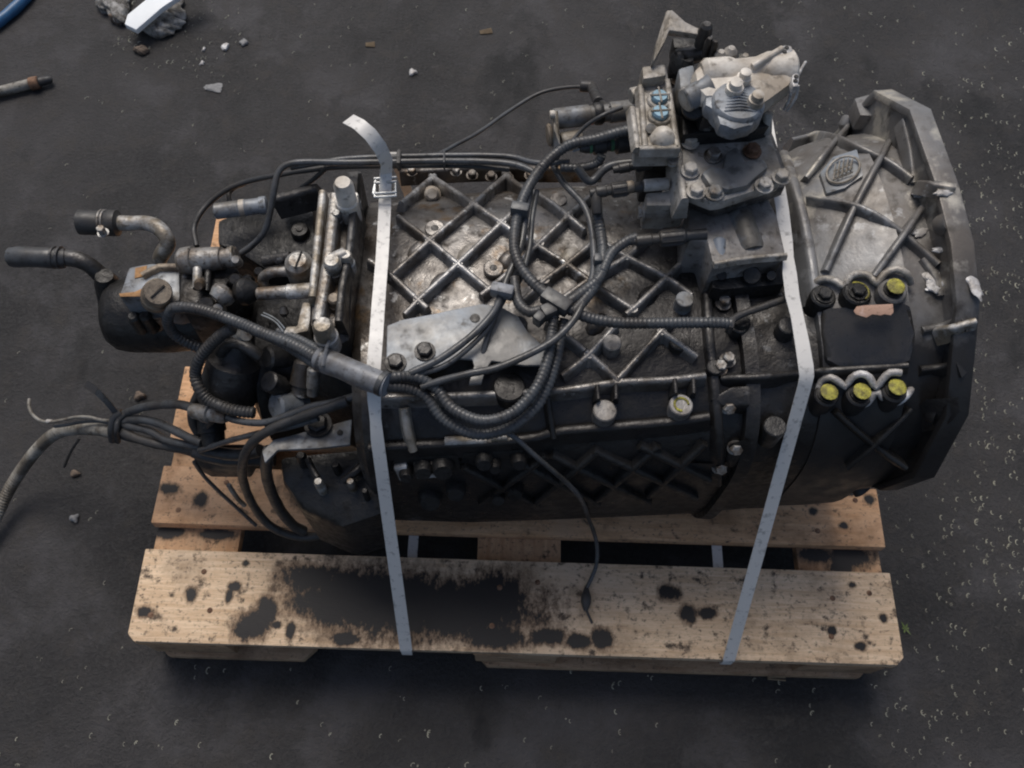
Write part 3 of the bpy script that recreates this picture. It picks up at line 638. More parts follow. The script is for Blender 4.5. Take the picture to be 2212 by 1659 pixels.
# solenoid cylinder and its clamp
sc = lathe('solenoid_cylinder', at('C', 505, 825, .66), at('C', 1040, 762, .66), [(0, .018), (.02, .022), (.46, .022), (.47, .019), (.72, .0185), (.73, .022), (1, .022)], 'bluegrey', gb, 'grey-blue solenoid cylinder pointing left from the valve block', seg=32)
cyl('clamp_band', at('C', 785, 790, .66), at('C', 850, 783, .66), .0235, 'oil', sc, 'dark clamp band around the cylinder')
tube('red_mark', [at('C', 775, 860, .672), at('C', 800, 820, .684)], .002, plain('red_mark_paint', (.4, .06, .03)), sc, seg=6)
ep = plate3('end_plate', P('C', [(505, 765, .685), (510, 885, .685), (545, 1015, .66), (560, 1010, .66), (545, 870, .685), (540, 760, .685)]), Vector((0, 0, -.05)), 'alu_light', gb, 'pale end plate holding three bolts')
for X, Y, z, r in ((495, 795, .69, .009), (520, 990, .655, .012)): cyl('end_bolt', at('C', X - 12, Y, z), at('C', X + 22, Y - 3, z), r, 'cream', gb)
lathe('end_disc', at('C', 465, 935, .66), at('C', 490, 932, .66), [(0, .020), (.5, .024), (1, .022)], 'tan', gb, seg=24)
cyl('lower_cylinder', at('C', 560, 985, .645), at('C', 700, 960, .645), .020, 'alu_light', gb)
# green-sealed connector
gc = lathe('round_connector', at('C', 690, 1025, .655), at('C', 1075, 958, .655), [(0, .008), (.08, .012), (.12, .013), (.22, .013), (.24, .019), (.44, .0195), (.46, .0165), (.62, .0165), (.64, .0255), (.98, .026), (1, .022)], 'rubber', gb, 'black round connector with green seals', seg=28)
for f, r in ((.17, .0150), (.19, .0145), (.57, .0185), (.54, .018)):
    a, b = at('C', 690, 1025, .655), at('C', 1075, 958, .655); cyl('green_ring', a.lerp(b, f - .015), a.lerp(b, f + .015), r, 'green', gc)
for k in range(4): tube('pin', [at('C', 640 + k * 4, 1050 - k * 9, .65), at('C', 720, 1020 - k * 12, .656)], .0016, 'wire', gc, seg=6)
# lower-left cylinders
cyl('piston_barrel', at('C', 1130, 1470, .64), at('C', 1440, 1440, .64), .0155, 'alu_light', gb, 'pale piston barrel on the left of the turret')
bolt(at('C', 1128, 1466, .64), .009, .006, 'bare', gb, axis=-GA)
prism('piston_housing', P('C', [(1145, 1330, .665), (1295, 1318, .665), (1290, 1250, .665), (1385, 1200, .665), (1440, 1400, .665), (1300, 1420, .665), (1150, 1420, .665)]), .05, 'alu_light', gb, 'pale stepped housing left of the turret', .004)
rib(P('C', [(1365, 1040, .69), (1375, 1200, .69), (1410, 1405, .69)]), .010, .010, 'alu_light', gb, 'rib', sink=.03)
cyl('sensor_barrel', at('C', 1130, 1283, .675), at('C', 1300, 1270, .675), .0125, 'alu_light', gb)
cyl('brass_collar', at('C', 1015, 1293, .675), at('C', 1060, 1289, .675), .0120, 'tan', gb)
# black cable connectors
def connector(pa, pb, lab, r=.012):
    o = lathe('cable_connector', pa, pb, [(0, .0075), (.10, .0085), (.12, r * .95), (.3, r * .95), (.32, r * .8), (.4, r * .8), (.42, r * 1.15), (.72, r * 1.15), (.75, r * .85), (1, r * .9)], 'rubber', gb, lab, seg=20)
    t = (pb - pa).normalized(); a = t.orthogonal().normalized(); b = t.cross(a)
    for k in range(10):
        d = a * cos(k * .628) + b * sin(k * .628); s0 = pa.lerp(pb, .44) + d * r * RS * 1.15; tube('grip_rib', [s0, pa.lerp(pb, .70) + d * r * RS * 1.15], .0014, 'rubber', o, seg=5)
    return o
connector(at('C', 760, 1335, .668), at('C', 1120, 1288, .672), 'black elbow cable connector beside the pale sensor barrel', .0125)
connector(at('M', 250, 570, .645), at('M', 980, 500, .655), 'black cable connector plugged into the turret body', .0135)
connector(at('C', 920, 1175, .655), at('C', 1290, 1105, .665), 'black cable connector below the valve block', .011)
cyl('elbow', at('C', 800, 1320, .668), at('C', 810, 1480, .655), .0110, 'rubber', gb)
# top casting
DZ = .79
tc = prism('top_casting', P('C', [(1480, 470, DZ), (1560, 400, DZ), (1700, 420, DZ), (1860, 440, DZ), (2040, 385, DZ), (2130, 400, DZ), (2180, 520, DZ), (2150, 580, DZ), (2000, 690, DZ), (1940, 730, DZ), (1820, 690, DZ), (1700, 660, DZ), (1560, 660, DZ), (1500, 600, DZ)]), .024, 'cream', gb, 'cream-coloured top casting of the shift turret', .012, taper=.06)
prism('cap_casting', P('C', [(1560, 640, DZ - .004), (1720, 640, DZ - .004), (1900, 690, DZ - .004), (1950, 770, DZ - .004), (1890, 860, DZ - .004), (1760, 890, DZ - .004), (1655, 855, DZ - .004), (1625, 760, DZ - .004), (1550, 720, DZ - .004)]), .022, 'bluegrey', tc, 'rough blue-grey part of the top casting', .009)
lathe('rod_barrel', at('C', 1520, 520, DZ - .010), at('C', 2160, 485, DZ - .013), [(0, .022), (.05, .030), (.3, .031), (.38, .026), (.6, .028), (.72, .036), (.97, .038), (1, .032)], 'cream', tc, 'cream barrel of the shift rod', seg=32)
p = at('C', 1775, 730, DZ - .009)
lathe('round_cap', p - UP * .016, p + UP * .0105, [(0, .050), (.72, .050), (.85, .048), (.95, .044), (.99, .030), (1, .012)], 'bluegrey', tc, 'rough blue-grey round cap on the turret', seg=36)
for k in range(9):
    a = .4 + k * .13; tube('cast_ridge', [p + Vector((-.018 + k * .001, -.018 + k * .0045, .0095)), p + Vector((0, -.016 + k * .0045, .0122)), p + Vector((.017 - k * .001, -.017 + k * .0042, .0095))], .0018, 'bluegrey', tc, seg=6)
lathe('short_barrel', at('C', 1425, 690, DZ - .02), at('C', 1600, 600, DZ - .01), [(0, .020), (.06, .0225), (.8, .0235), (1, .026)], 'bluegrey', tc, 'short grey-blue barrel end with a bright rim', seg=28)
cyl('barrel_rim', at('C', 1418, 694, DZ - .02), at('C', 1440, 683, DZ - .02), .0232, 'alu_light', tc)
cyl('neck', at('C', 1480, 760, .70), at('C', 1480, 740, .76), .024, 'oil', gb)
p = at('C', 1780, 760, .70); lathe('turret_neck', p, p + UP * .055, [(0, .062), (.3, .055), (1, .044)], 'oil', gb, seg=32)  # neck in black to stand in for the shadow under the top casting
for X, Y, r in ((1835, 510, .012), (1770, 580, .014), (1920, 665, .013)):
    q = at('C', X, Y, DZ + .012); lathe('hex_plug', q - UP * .012, q + UP * .004, [(0, r * 1.2), (.5, r * 1.15), (.52, r * .9), (.95, r * .85), (1, r * .6)], 'cream', tc, 'cream plug on the top casting', seg=14)
for X, Y, r, z in ((1730, 365, .013, .77), (1660, 390, .012, .77), (1825, 415, .011, .77), (1580, 300, .008, .78), (1620, 320, .007, .78)):
    q = at('C', X, Y, z); lathe('back_knob', q - UP * .02, q + UP * .008, [(0, r * .8), (.3, r), (.8, r), (1, r * .5)], 'alu_light' if X > 1640 else 'alu_mid', tc, seg=16)
def lug(pts, zz):
    a, b = pts; o = prism('eye_lug', [at('C', x, y, zz) for x, y in a], .012, 'white_paint', tc, 'bright eye lug with two holes', .003)
    for (x, y) in b: q = at('C', x, y, zz + .0003); cyl('eye_hole', q, q + UP * .0008, .0045, 'oil', tc)
lug(([(2050, 360), (2065, 325), (2110, 308), (2155, 315), (2165, 345), (2135, 395), (2080, 400), (2055, 385)], [(2120, 330), (2105, 358)]), .80)
lug(([(2160, 510), (2195, 498), (2212, 520), (2200, 595), (2165, 597), (2155, 560)], [(2185, 530), (2180, 560)]), .80)
rib(P('C', [(1880, 500, .785), (1980, 440, .79), (2070, 385, .79)]), .008, .014, 'cream', tc, 'rib')
for pts in ([(2150, 590), (2140, 680), (2100, 760)], [(2200, 590), (2180, 680), (2120, 770)], [(2200, 520), (2225, 470), (2250, 430)]):
    tube('fork_prong', P('C', [(x, y, .785 - i * .015) for i, (x, y) in enumerate(pts)]), .0028, 'white_paint', tc, seg=8)
prism('slider_block', P('C', [(1370, 470, .755), (1480, 440, .755), (1500, 600, .755), (1420, 650, .755), (1385, 620, .755)]), .04, 'bluegrey', gb, None, .006)
for X, Y, r in ((1400, 370, .022), (1440, 400, .014)): q = at('C', X, Y, .75); lathe('linkage_knuckle', q - UP * .04, q, [(0, r), (.8, r), (1, r * .75)], 'alu_mid', gb, seg=22)
q0, q1 = at('C', 1350, 400, .745), at('C', 1560, 360, .745); cyl('linkage_shaft', q0, q1, .016, 'alu_mid', gb)
prism('turret_wall', P('C', [(1390, 640, .72), (1480, 640, .72), (1700, 700, .72), (1960, 740, .72), (2010, 870, .72), (1900, 900, .72), (1400, 930, .72)]), .05, 'oil', gb, None, .004)
cyl('guide_post', at('C', 1990, 780, .73), at('C', 1985, 925, .705), .009, 'alu_light', gb)
# thin angled bracket standing up at the back
bk = plate3('shift_bracket', P('C', [(1290, 70, .78), (1330, 68, .78), (1420, 150, .78), (1500, 190, .78), (1600, 215, .78), (1610, 262, .78), (1500, 235, .78), (1310, 210, .78), (1280, 280, .775), (1205, 430, .76), (1185, 440, .76), (1215, 300, .775), (1255, 180, .78)]), Vector((0, .004, -.012)), 'alu_light', gb, 'thin angled metal bracket sticking up behind the valve block', .002)
q = at('C', 1560, 200, .785); lathe('bracket_pin', q - UP * .025, q + UP * .008, [(0, .014), (.6, .0145), (.9, .012), (1, .007)], 'alu_mid', bk, seg=20)
prism('bracket_arm', P('C', [(1330, 250, .74), (1590, 262, .74), (1600, 300, .74), (1500, 330, .74), (1340, 330, .74)]), .03, 'oil', gb, None, .004)

# ================= rear end (left)
RS = .68
prism('rear_cover', P('B', [(1290, 185, .585), (1395, 180, .585), (1330, 900, .60), (1310, 1350, .585), (1235, 1400, .585), (1225, 1150, .60), (1290, 600, .60)]), .20, 'alu_mid', gb, 'dark flange wall at the rear end of the case', .005)
RZ = .612
for pts, wd, m_ in (([(1215, 370), (1190, 600), (1160, 860), (1130, 1050), (1095, 1240)], .014, 'steel'), ([(1130, 350), (1105, 600), (1080, 850), (1060, 1080)], .010, 'bare'), ([(1345, 400), (1320, 700), (1265, 1000), (1240, 1250)], .010, 'alu_mid')):
    rib(P('B', [(x, y, RZ) for x, y in pts]), wd, .010, m_, gb, 'cover_rail', sink=.05)
prism('cover_floor', P('B', [(1110, 330, .598), (1360, 330, .598), (1300, 800, .598), (1240, 1260, .598), (1040, 1260, .598), (1070, 850, .598)]), .10, 'alu', gb, 'brown grimy cover between two rails', .003)
for (X, Y, r, h, m_) in ((1262, 262, .0185, .055, 'cream'), (1120, 1245, .0185, .035, 'bare'), (1185, 800, .0165, .022, 'bare'), (1280, 760, .012, .018, 'bare'), (1215, 470, .009, .012, 'steel'), (1345, 350, .008, .01, 'steel'), (1200, 1060, .012, .008, 'tan')):
    p = at('B', X, Y, RZ + h); p0 = Vector((p.x, p.y, RZ - .02))
    lathe('cover_bolt', p0, p, [(0, r * 1.15), (.5, r * 1.15), (.52, r), (.9, r), (1, r * .75)], m_, gb, 'large pale bolt head on the rear cover' if r > .018 else None, seg=20)
tube('cast_rib', P('B', [(1185, 800, RZ + .014), (1280, 760, RZ + .012)]), .012, 'bare', gb)
prism('bright_bracket', P('B', [(985, 1085, .60), (1045, 1095, .60), (1040, 1200, .60), (1025, 1290, .60), (900, 1320, .60), (850, 1310, .60), (870, 1255, .60), (945, 1255, .60), (960, 1180, .60)]), .035, 'bare', gb, 'bright bare-metal bracket below the rear cover', .004)
rear = loft('rear_housing', [(-.90, -.12, .08, .26, .45, 2.4), (-.885, -.15, .105, .22, .47, 2.6), (-.83, -.12, .13, .22, .48, 3), (-.74, -.16, .15, .20, .50, 3.4), (-.7225, -.20, .15, .19, .53, 3.4)], 'oil', gb, 'black oil-covered rear housing', N=48)
prism('retarder_block', P('A', [(1500, 300, .50), (1700, 240, .50), (2160, 130, .52), (2190, 640, .52), (1900, 690, .50), (1640, 520, .50), (1500, 470, .50)]), .16, 'oil', gb, 'black box-shaped rear unit', .008)
q = at('A', 2075, 385, .522); lathe('round_port', q - UP * .006, q + UP * .006, [(0, .019), (.7, .019), (1, .016)], 'oil', gb, seg=24); lathe('round_port', q + UP * .006, q + UP * .008, [(0, .007), (1, .006)], 'alu_mid', gb, seg=16)
pc = lathe('grey_cylinder', at('A', 1480, 245, .545), at('A', 1850, 200, .545), [(0, .012), (.03, .0165), (.45, .0165), (.46, .0172), (.6, .0172), (.61, .0165), (.85, .0165), (.86, .0185), (.98, .0185), (1, .014)], 'bluegrey', gb, 'blue-grey cylinder with a worn label near the rear top', seg=24)
cyl('label_wrap', at('A', 1648, 224, .545), at('A', 1702, 218, .545), .0176, 'cream', pc)
rib(P('A', [(1900, 190, .545), (2212, 110, .56)]), .014, .014, 'alu_mid', gb, 'cover_rail', sink=.02)
# shift rods and ball ends between rear unit and cover
cyl('shift_rod', at('A', 1780, 815, .575), at('A', 2170, 790, .585), .0125, 'steel', gb, 'worn steel shift rod')
cyl('rod_sleeve', at('A', 1985, 803, .582), at('A', 2165, 790, .585), .0145, 'bare', gb)
lathe('ball_joint', at('A', 1610, 800, .565), at('A', 1790, 795, .57), [(0, .004), (.12, .016), (.35, .025), (.6, .026), (.85, .018), (1, .010)], 'oil', gb, 'dark rubber boot over the ball joint', seg=26)
lathe('joint_disc', at('A', 1500, 860, .565), at('A', 1580, 780, .568), [(0, .018), (.4, .024), (.7, .024), (1, .014)], 'steel', gb, seg=24)
q = at('A', 2060, 590, .60); lathe('slotted_plug', q - UP * .05, q + UP * .004, [(0, .028), (.7, .028), (.9, .025), (1, .016)], 'steel', gb, 'slotted round plug at the rear', seg=28); tube('slot', [q + Vector((.004, .012, .005)), q + Vector((-.001, -.014, .005))], .0018, 'oil', gb, seg=6)
cyl('shift_rod', at('A', 1820, 590, .55), at('A', 2010, 560, .56), .012, 'alu_mid', gb)
tube('elbow_pipe', P('A', [(1830, 790, .54), (1820, 710, .55), (1870, 670, .565), (1990, 660, .57), (2100, 655, .57)]), .0105, 'steel', gb)
lathe('oil_drip_boss', at('A', 1960, 900, .57), at('A', 1965, 975, .56), [(0, .005), (.6, .010), (1, .004)], 'alu_mid', gb, seg=16)
for (X, Y, r, z, m_) in ((1365, 710, .011, .57, 'steel'), (1620, 560, .010, .575, 'bare'), (1620, 700, .014, .56, 'alu_mid'), (1420, 870, .018, .55, 'alu_mid'), (1500, 900, .012, .56, 'steel'), (1780, 640, .010, .55, 'oil'), (1700, 700, .012, .55, 'oil')):
    q = at('A', X, Y, z); q2 = at('A', X + 5, Y + 50 if X == 1365 else Y + 15, z + .004)
    lathe('rear_boss', q - (q2 - q).normalized() * r - UP * .02, q2, [(0, r * 1.1), (.6, r), (1, r * .7)], m_, gb, seg=18)
# top left valve body
lathe('end_valve', at('A', 1240, 590, .555), at('A', 1640, 560, .565), [(0, .020), (.06, .026), (.25, .028), (.27, .024), (.74, .0225), (.76, .018), (.86, .018), (.87, .021), (.97, .021), (1, .016)], 'steel', gb, 'bright horizontal valve barrel at the rear', seg=28)
prism('end_valve_body', P('A', [(1245, 600, .545), (1390, 500, .545), (1600, 560, .545), (1640, 640, .545), (1560, 760, .545), (1480, 900, .545), (1330, 890, .545), (1230, 900, .545)]), .12, 'alu_mid', gb, 'dark grey valve body at the rear end', .008)
tube('oval_rib', P('A', [(1365, 640, .562), (1362, 780, .560)]), .0085, 'bare', gb, seg=12)
tube('oval_rib', P('A', [(1440, 640, .556), (1430, 800, .556)]), .007, 'oil', gb, seg=12)
cyl('knurled_nut', at('A', 1600, 555, .57), at('A', 1620, 553, .57), .0205, 'bare', gb)
# blue-grey block with orange stains and slotted disc
ob = prism('outlet_block', P('A', [(885, 625, .545), (1040, 600, .545), (1240, 605, .545), (1245, 860, .545), (1150, 880, .545), (1000, 835, .545), (815, 835, .545), (850, 740, .545)]), .06, 'bluegrey', gb, 'blue-grey outlet block with orange rust stains', .006)
prism('rust_patch', P('A', [(935, 635, .5464), (1015, 618, .5464), (1005, 690, .5464), (930, 705, .5464)]), .0012, 'rust_orange', ob, None, .0003)
prism('rust_patch', P('A', [(822, 812, .5464), (930, 800, .5464), (1000, 770, .5464), (1005, 832, .5464), (830, 833, .5464)]), .0012, 'rust_orange', ob, None, .0003)
rib(P('A', [(990, 700, .545), (1110, 640, .545), (1235, 640, .545)]), .008, .008, 'tan', ob, 'rib')
a_, b_ = at('A', 1075, 850, .530), at('A', 1092, 798, .572)
lathe('slotted_disc', a_, b_, [(0, .028), (.5, .029), (.55, .0265), (.92, .0265), (1, .024)], 'tan', gb, 'tan slotted round plug on the outlet block', seg=32)
dn = (b_ - a_).normalized(); sd_ = dn.cross(Vector((.55, .8, 0)).normalized()).cross(dn).normalized()
tube('disc_slot', [b_ - sd_ * .012 + dn * .0004, b_ + sd_ * .011 + dn * .0004], .0022, 'oil', gb, seg=6)
tube('outlet_neck', P('A', [(1085, 900, .50), (1090, 1010, .45), (1100, 1080, .40)]), .027, 'alu', gb, taper=(1, .9))
# output drum, dark
lathe('output_drum', at('A', 735, 960, .42), at('A', 1500, 960, .42), [(0, .030), (.015, .048), (.05, .064), (.12, .076), (.25, .081), (.6, .081), (1, .07)], 'oil', gb, 'black round output housing at the far left end', seg=40)
for k in range(4): q = at('A', 930 + k * 40, 985 - k * 4, .50); lathe('drum_boss', q - UP * .03, q + UP * .008, [(0, .014), (.9, .012), (1, .008)], 'oil', gb, seg=14) if k in (0, 2) else None
# coolant pipes with their hose stubs
RS = .72
c1 = tube('coolant_pipe', P('A', [(800, 325, .50), (900, 328, .503), (1000, 325, .505), (1080, 350, .51), (1140, 410, .51), (1160, 470, .50), (1125, 530, .485), (1105, 575, .47)]), .0150, 'bare', gb, 'bright bent metal coolant pipe with a black hose stub', seg=20)
lathe('hose_stub', at('A', 545, 320, .50), at('A', 830, 326, .50), [(0, .021), (.03, .0245), (.62, .0245), (.66, .023), (.72, .026), (.94, .026), (.97, .020), (1, .017)], 'rubber', c1, seg=28)
for f in (.58, .66): a, b = at('A', 545, 320, .50), at('A', 830, 326, .50); cyl('hose_clamp', a.lerp(b, f - .03), a.lerp(b, f + .02), .0268, 'steel', c1, ch=.03)
bolt(at('A', 715, 395, .51), .006, .012, 'steel', c1)
c2 = tube('coolant_pipe', P('A', [(440, 565, .48), (530, 575, .48), (610, 610, .475), (680, 670, .46), (750, 740, .44), (800, 800, .42)]), .0165, 'alu_mid', gb, 'dull bent metal coolant pipe with a worn grey hose', seg=20)
tube('hose_stub', P('A', [(85, 560, .48), (200, 560, .485), (330, 565, .485), (450, 568, .48)]), .0205, 'pale_conduit' if False else 'conduit', c2, 'worn grey hose stub')
for f in (370, 410): cyl('hose_clamp', at('A', f, 563, .484), at('A', f + 16, 564, .484), .0225, 'alu_mid', c2, ch=.03)
lathe('pipe_elbow', at('A', 720, 690, .47), at('A', 800, 900, .40), [(0, .017), (.2, .024), (.8, .03), (1, .034)], 'oil', gb, seg=22)
lathe('cap_end', at('A', 72, 556, .48), at('A', 100, 557, .48), [(0, .015), (1, .0215)], 'conduit', c2, seg=20)

# ================= lower-left machinery (filter, bracket, cylinders)
RS = .72
lathe('oil_filter', at('E', 1650, 130, .50), at('E', 1560, 560, .42), [(0, .018), (.04, .026), (.2, .030), (.3, .040), (.34, .048), (.9, .056), (.97, .054), (1, .045)], 'alu_mid', gb, 'dark grey canister hanging at the rear front side', seg=36)
tube('lifting_eye', P('E', [(1520, 230, .50), (1560, 170, .515), (1640, 160, .52), (1720, 200, .52), (1790, 250, .51)]), .011, 'alu_mid', gb)
lathe('filter_cap', at('E', 1650, 120, .515), at('E', 1700, 100, .53), [(0, .016), (1, .012)], 'steel', gb, seg=18)
for (X, Y, X2, Y2, r, m_, z) in ((1960, 300, 1900, 560, .030, 'alu_mid', .44), (2120, 280, 2080, 520, .024, 'alu', .46), (1840, 260, 2060, 240, .022, 'alu_mid', .48), (2170, 330, 2160, 520, .012, 'steel', .50), (1900, 600, 2100, 570, .026, 'bluegrey', .44), (1440, 560, 1480, 860, .026, 'oil', .40), (1850, 420, 1960, 470, .020, 'alu_mid', .47)):
    lathe('rear_cylinder', at('E', X, Y, z), at('E', X2, Y2, z - .03), [(0, r * .8), (.06, r), (.7, r * 1.05), (.72, r * .9), (1, r * .85)], m_, gb, seg=24)
lp = prism('lower_bracket', P('O', [(566, 975, .47), (590, 950, .47), (650, 935, .47), (760, 905, .47), (756, 960, .47), (690, 968, .47), (600, 972, .47), (572, 1000, .47)]), .006, 'bluegrey', gb, 'dark blue-grey bracket plate with a bolt at the rear front side', .0015)
bolt(at('F', 265, 725, .472), .0135, .010, 'alu_mid', lp); q = at('F', 415, 780, .4705); cyl('plate_hole', q, q + UP * .0008, .0055, 'oil', lp)
cyl('stud', at('F', 560, 650, .50), at('F', 640, 645, .50), .018, 'alu', gb)
prism('front_block', P('O', [(600, 985, .40), (800, 965, .42), (830, 990, .42), (830, 1110, .40), (740, 1140, .38), (650, 1100, .38), (610, 1040, .39)]), .16, 'oil', gb, 'black block at the lower rear corner', .012)
for (X, Y, r, m_) in ((262, 1115, .009, 'bare'), (485, 1115, .008, 'steel'), (585, 1180, .006, 'alu_mid'), (140, 935, .010, 'alu_mid'), (380, 1000, .008, 'alu_mid'), (540, 1010, .007, 'alu_mid')):
    q = at('F', X, Y, .432); lathe('stud_end', q - UP * .04, q + UP * .001, [(0, r), (.85, r), (1, r * .7)], m_, gb, seg=16)
tube('cast_rib', P('F', [(190, 960, .43), (230, 1040, .43), (262, 1090, .43)]), .006, 'alu_mid', gb)
tube('cast_rib', P('F', [(590, 980, .43), (520, 1050, .43), (440, 1110, .42)]), .008, 'alu_mid', gb)

# ================================================================== WIRING HARNESS AND HOSES
RS = .77
wh = thing('wiring_harness', tuple(at('O', 1150, 700, .60)), 'tangle of black and grey corrugated conduits and cables lying over the gearbox', 'wiring harness')
H_ = .030
def hz(pts, c='O', off=H_):
    """points over the castings: (x, y) rest on the castings, (x, y, z) use that height"""
    return [at(c, *p) if len(p) == 3 else on(c, p[0], p[1], off) for p in pts]
def hose(pts, r, corr=True, mat=None, label=None, c='O', off=H_, seg=12):
    return tube('corrugated_hose' if corr else 'smooth_hose', hz(pts, c, off), r * (1.0 if corr else .86), mat or ('conduit' if corr else 'hose'), wh, label, corr, seg)
# rear loop going right under the grey sleeve
hose([(448, 756, .47), (415, 745, .48), (378, 722, .50), (362, 694, .53), (372, 668, .555), (402, 664, .565), (438, 670, .57), (470, 680, .575), (518, 698, .58), (565, 718, .585), (640, 748, .60), (700, 782, .61)], .0098, label='thick corrugated conduit looping round the rear end')
hose([(545, 712, .575), (600, 735, .585), (650, 765, .59), (696, 797, .60)], .0088)
hose([(600, 715, .59), (650, 735, .60), (705, 765, .612)], .0072)
sl_ = tube('cable_sleeve', P('O', [(690, 774, .605), (740, 794, .612), (790, 816, .616), (836, 832, .618)]), .0190, 'sleeve', wh, 'smooth grey sleeve gathering the conduits under the left strap', seg=20)
for (x, y, z) in ((700, 778, .606), (826, 828, .618)):
    a, b = at('O', x - 5, y - 2.5, z), at('O', x + 6, y + 3, z); cyl('cable_tie', a, b, .0204, 'conduit', wh, ch=.03)
tube('cable_tie_tail', P('O', [(698, 790, .62), (706, 750, .628), (712, 736, .63)]), .0028, 'sleeve', wh, seg=6)
# two big corrugated loops below the sleeve and up to the clip
hose([(828, 818, .617), (870, 813, .612), (905, 816, .61), (945, 842, .60), (980, 884, .595), (1042, 908, .595), (1105, 892, .60), (1155, 842, .61), (1182, 779, .618), (1194, 704, .625), (1202, 670, .632), (1239, 645, .638), (1290, 606, .638), (1305, 578, .64), (1322, 545, .643), (1352, 522, .645), (1378, 512, .648)], .0088, label='corrugated conduit in a wide loop across the ribbed case')
hose([(828, 836, .610), (880, 838, .600), (918, 856, .592), (956, 904, .578), (1010, 934, .57), (1058, 937, .57), (1117, 916, .58), (1168, 866, .592), (1200, 785, .606), (1212, 720, .615), (1220, 690, .62)], .0086)
hose([(1420, 275, .69), (1350, 283, .68), (1289, 300, .67), (1224, 316, .66), (1170, 362, .65), (1133, 422, .645), (1114, 485, .64), (1112, 542, .638), (1130, 585, .636), (1164, 622, .636), (1196, 644, .638), (1223, 664, .636), (1270, 686, .63), (1333, 697, .627), (1410, 698, .625), (1489, 697, .624), (1545, 697, .624), (1578, 699, .622)], .0092, label='corrugated conduit curving from the turret down and right across the case')
hose([(1574, 697, .622), (1600, 680, .62), (1650, 662, .62), (1712, 640, .618)], .0068, False, 'rubber')
hose([(1145, 408, .640), (1135, 470, .635), (1124, 535, .632), (1096, 600, .628), (1082, 640, .626), (1062, 680, .63), (1018, 726, .628), (951, 775, .622), (886, 806, .616)], .0068, False)
hose([(1160, 412, .632), (1150, 470, .628), (1143, 540, .625), (1120, 610, .622), (1090, 645, .620), (1060, 700, .622), (1020, 745, .62), (960, 790, .615), (890, 812, .612)], .0052, False, 'conduit')
hose([(1192, 352, .62), (1217, 395, .62), (1258, 440, .625), (1277, 490, .628), (1283, 561, .632), (1276, 611, .635), (1251, 672, .638), (1222, 712, .636), (1176, 748, .632), (1083, 791, .625), (1010, 808, .62), (955, 822, .612), (910, 836, .605)], .0066, False, label='smooth grey tube in a long S-curve across the plate')
hose([(1290, 462, .645), (1297, 500, .64), (1302, 540, .638), (1299, 572, .638), (1288, 610, .636), (1262, 648, .636), (1236, 676, .634)], .0092)
hose([(1111, 600, .628), (1116, 640, .628), (1126, 662, .63), (1146, 674, .632), (1176, 668, .634)], .0088)
hose([(1040, 780, .60), (1052, 730, .612), (1068, 690, .615), (1080, 655, .618)], .0055, False, 'conduit')
tube('smooth_hose', hz([(1245, 360, .655), (1290, 350, .66), (1330, 352, .66), (1240, 390, .64)][:1] + [(1275, 392, .64), (1310, 362, .65), (1350, 352, .655), (1400, 350, .66)]), .007, 'hose', wh)
hose([(1210, 362, .64), (1255, 362, .64), (1290, 352, .645), (1300, 335, .655)], .0078)
# clips and ties
def clip(c, X, Y, z, dx, dy, w, mat='conduit', nm='cable_clip'):
    a, b = at(c, X - dx, Y - dy, z), at(c, X + dx, Y + dy, z); t = (b - a).normalized(); s_ = t.cross(UP).normalized() * w
    return plate3(nm, [a + s_ + UP * .008, b + s_ + UP * .008, b - s_ + UP * .008, a - s_ + UP * .008], UP * -.018, mat, wh, None, .003)
clip('O', 1202, 651, .640, 28, 17, .009); clip('O', 1185, 672, .636, 14, -6, .008); clip('O', 1085, 628, .634, 3, -10, .014, 'sleeve'); clip('O', 1123, 452, .648, 2, -9, .0115); clip('O', 1165, 688, .634, 8, -8, .006)
clip('O', 1291, 562, .642, 9, 0, .006); clip('O', 1578, 702, .618, 7, 2, .008, 'rubber'); clip('O', 862, 345, .62, 5, 0, .012, 'rubber'); clip('O', 960, 346, .62, 2, 0, .010)
# tubes running along the back edge of the case
hose([(520, 548, .53), (545, 530, .54), (570, 502, .56), (583, 460, .58), (592, 410, .60), (601, 374, .61), (620, 356, .615), (660, 350, .618), (740, 351, .62), (845, 350, .62), (960, 348, .62), (1060, 350, .622), (1120, 358, .625), (1170, 380, .63)], .0066, False, label='grey tube bending from the rear unit along the back edge of the case')
hose([(628, 362, .605), (740, 344, .61), (845, 339, .612), (960, 336, .614), (1060, 336, .618), (1110, 340, .62), (1160, 352, .63), (1230, 350, .64)], .0058, False)
hose([(425, 532, .50), (419, 495, .50), (432, 462, .505), (455, 436, .51), (490, 410, .53), (535, 392, .55), (600, 378, .575), (660, 368, .59), (740, 360, .60), (845, 358, .605), (1000, 358, .61), (1100, 366, .61)], .0058, False, 'rubber', 'black cable arching over the rear end')
hose([(497, 440, .51), (494, 420, .515), (505, 406, .52), (530, 396, .54)], .005, False, 'rubber')
hose([(650, 405, .56), (680, 385, .58), (705, 362, .60)], .005, False, 'rubber')
hose([(840, 342, .617), (930, 338, .60), (990, 310, .58), (1037, 284, .57), (1100, 240, .56), (1162, 203, .56), (1215, 190, .57), (1262, 187, .58)], .0042, False, 'conduit', 'thin cable arching out over the ground behind the gearbox')
cyl('cable_plug', at('C', 690, 595, .585), at('C', 770, 600, .585), .0105, 'rubber', wh); cyl('cable_plug', at('C', 770, 598, .58), at('C', 820, 705, .64), .0095, 'rubber', wh)
hose([(1300, 222, .64), (1320, 235, .67)], .006, False, 'rubber')
hose([(1344, 232, .69), (1300, 250, .69), (1262, 275, .675), (1235, 305, .665), (1200, 335, .655)], .004, False)
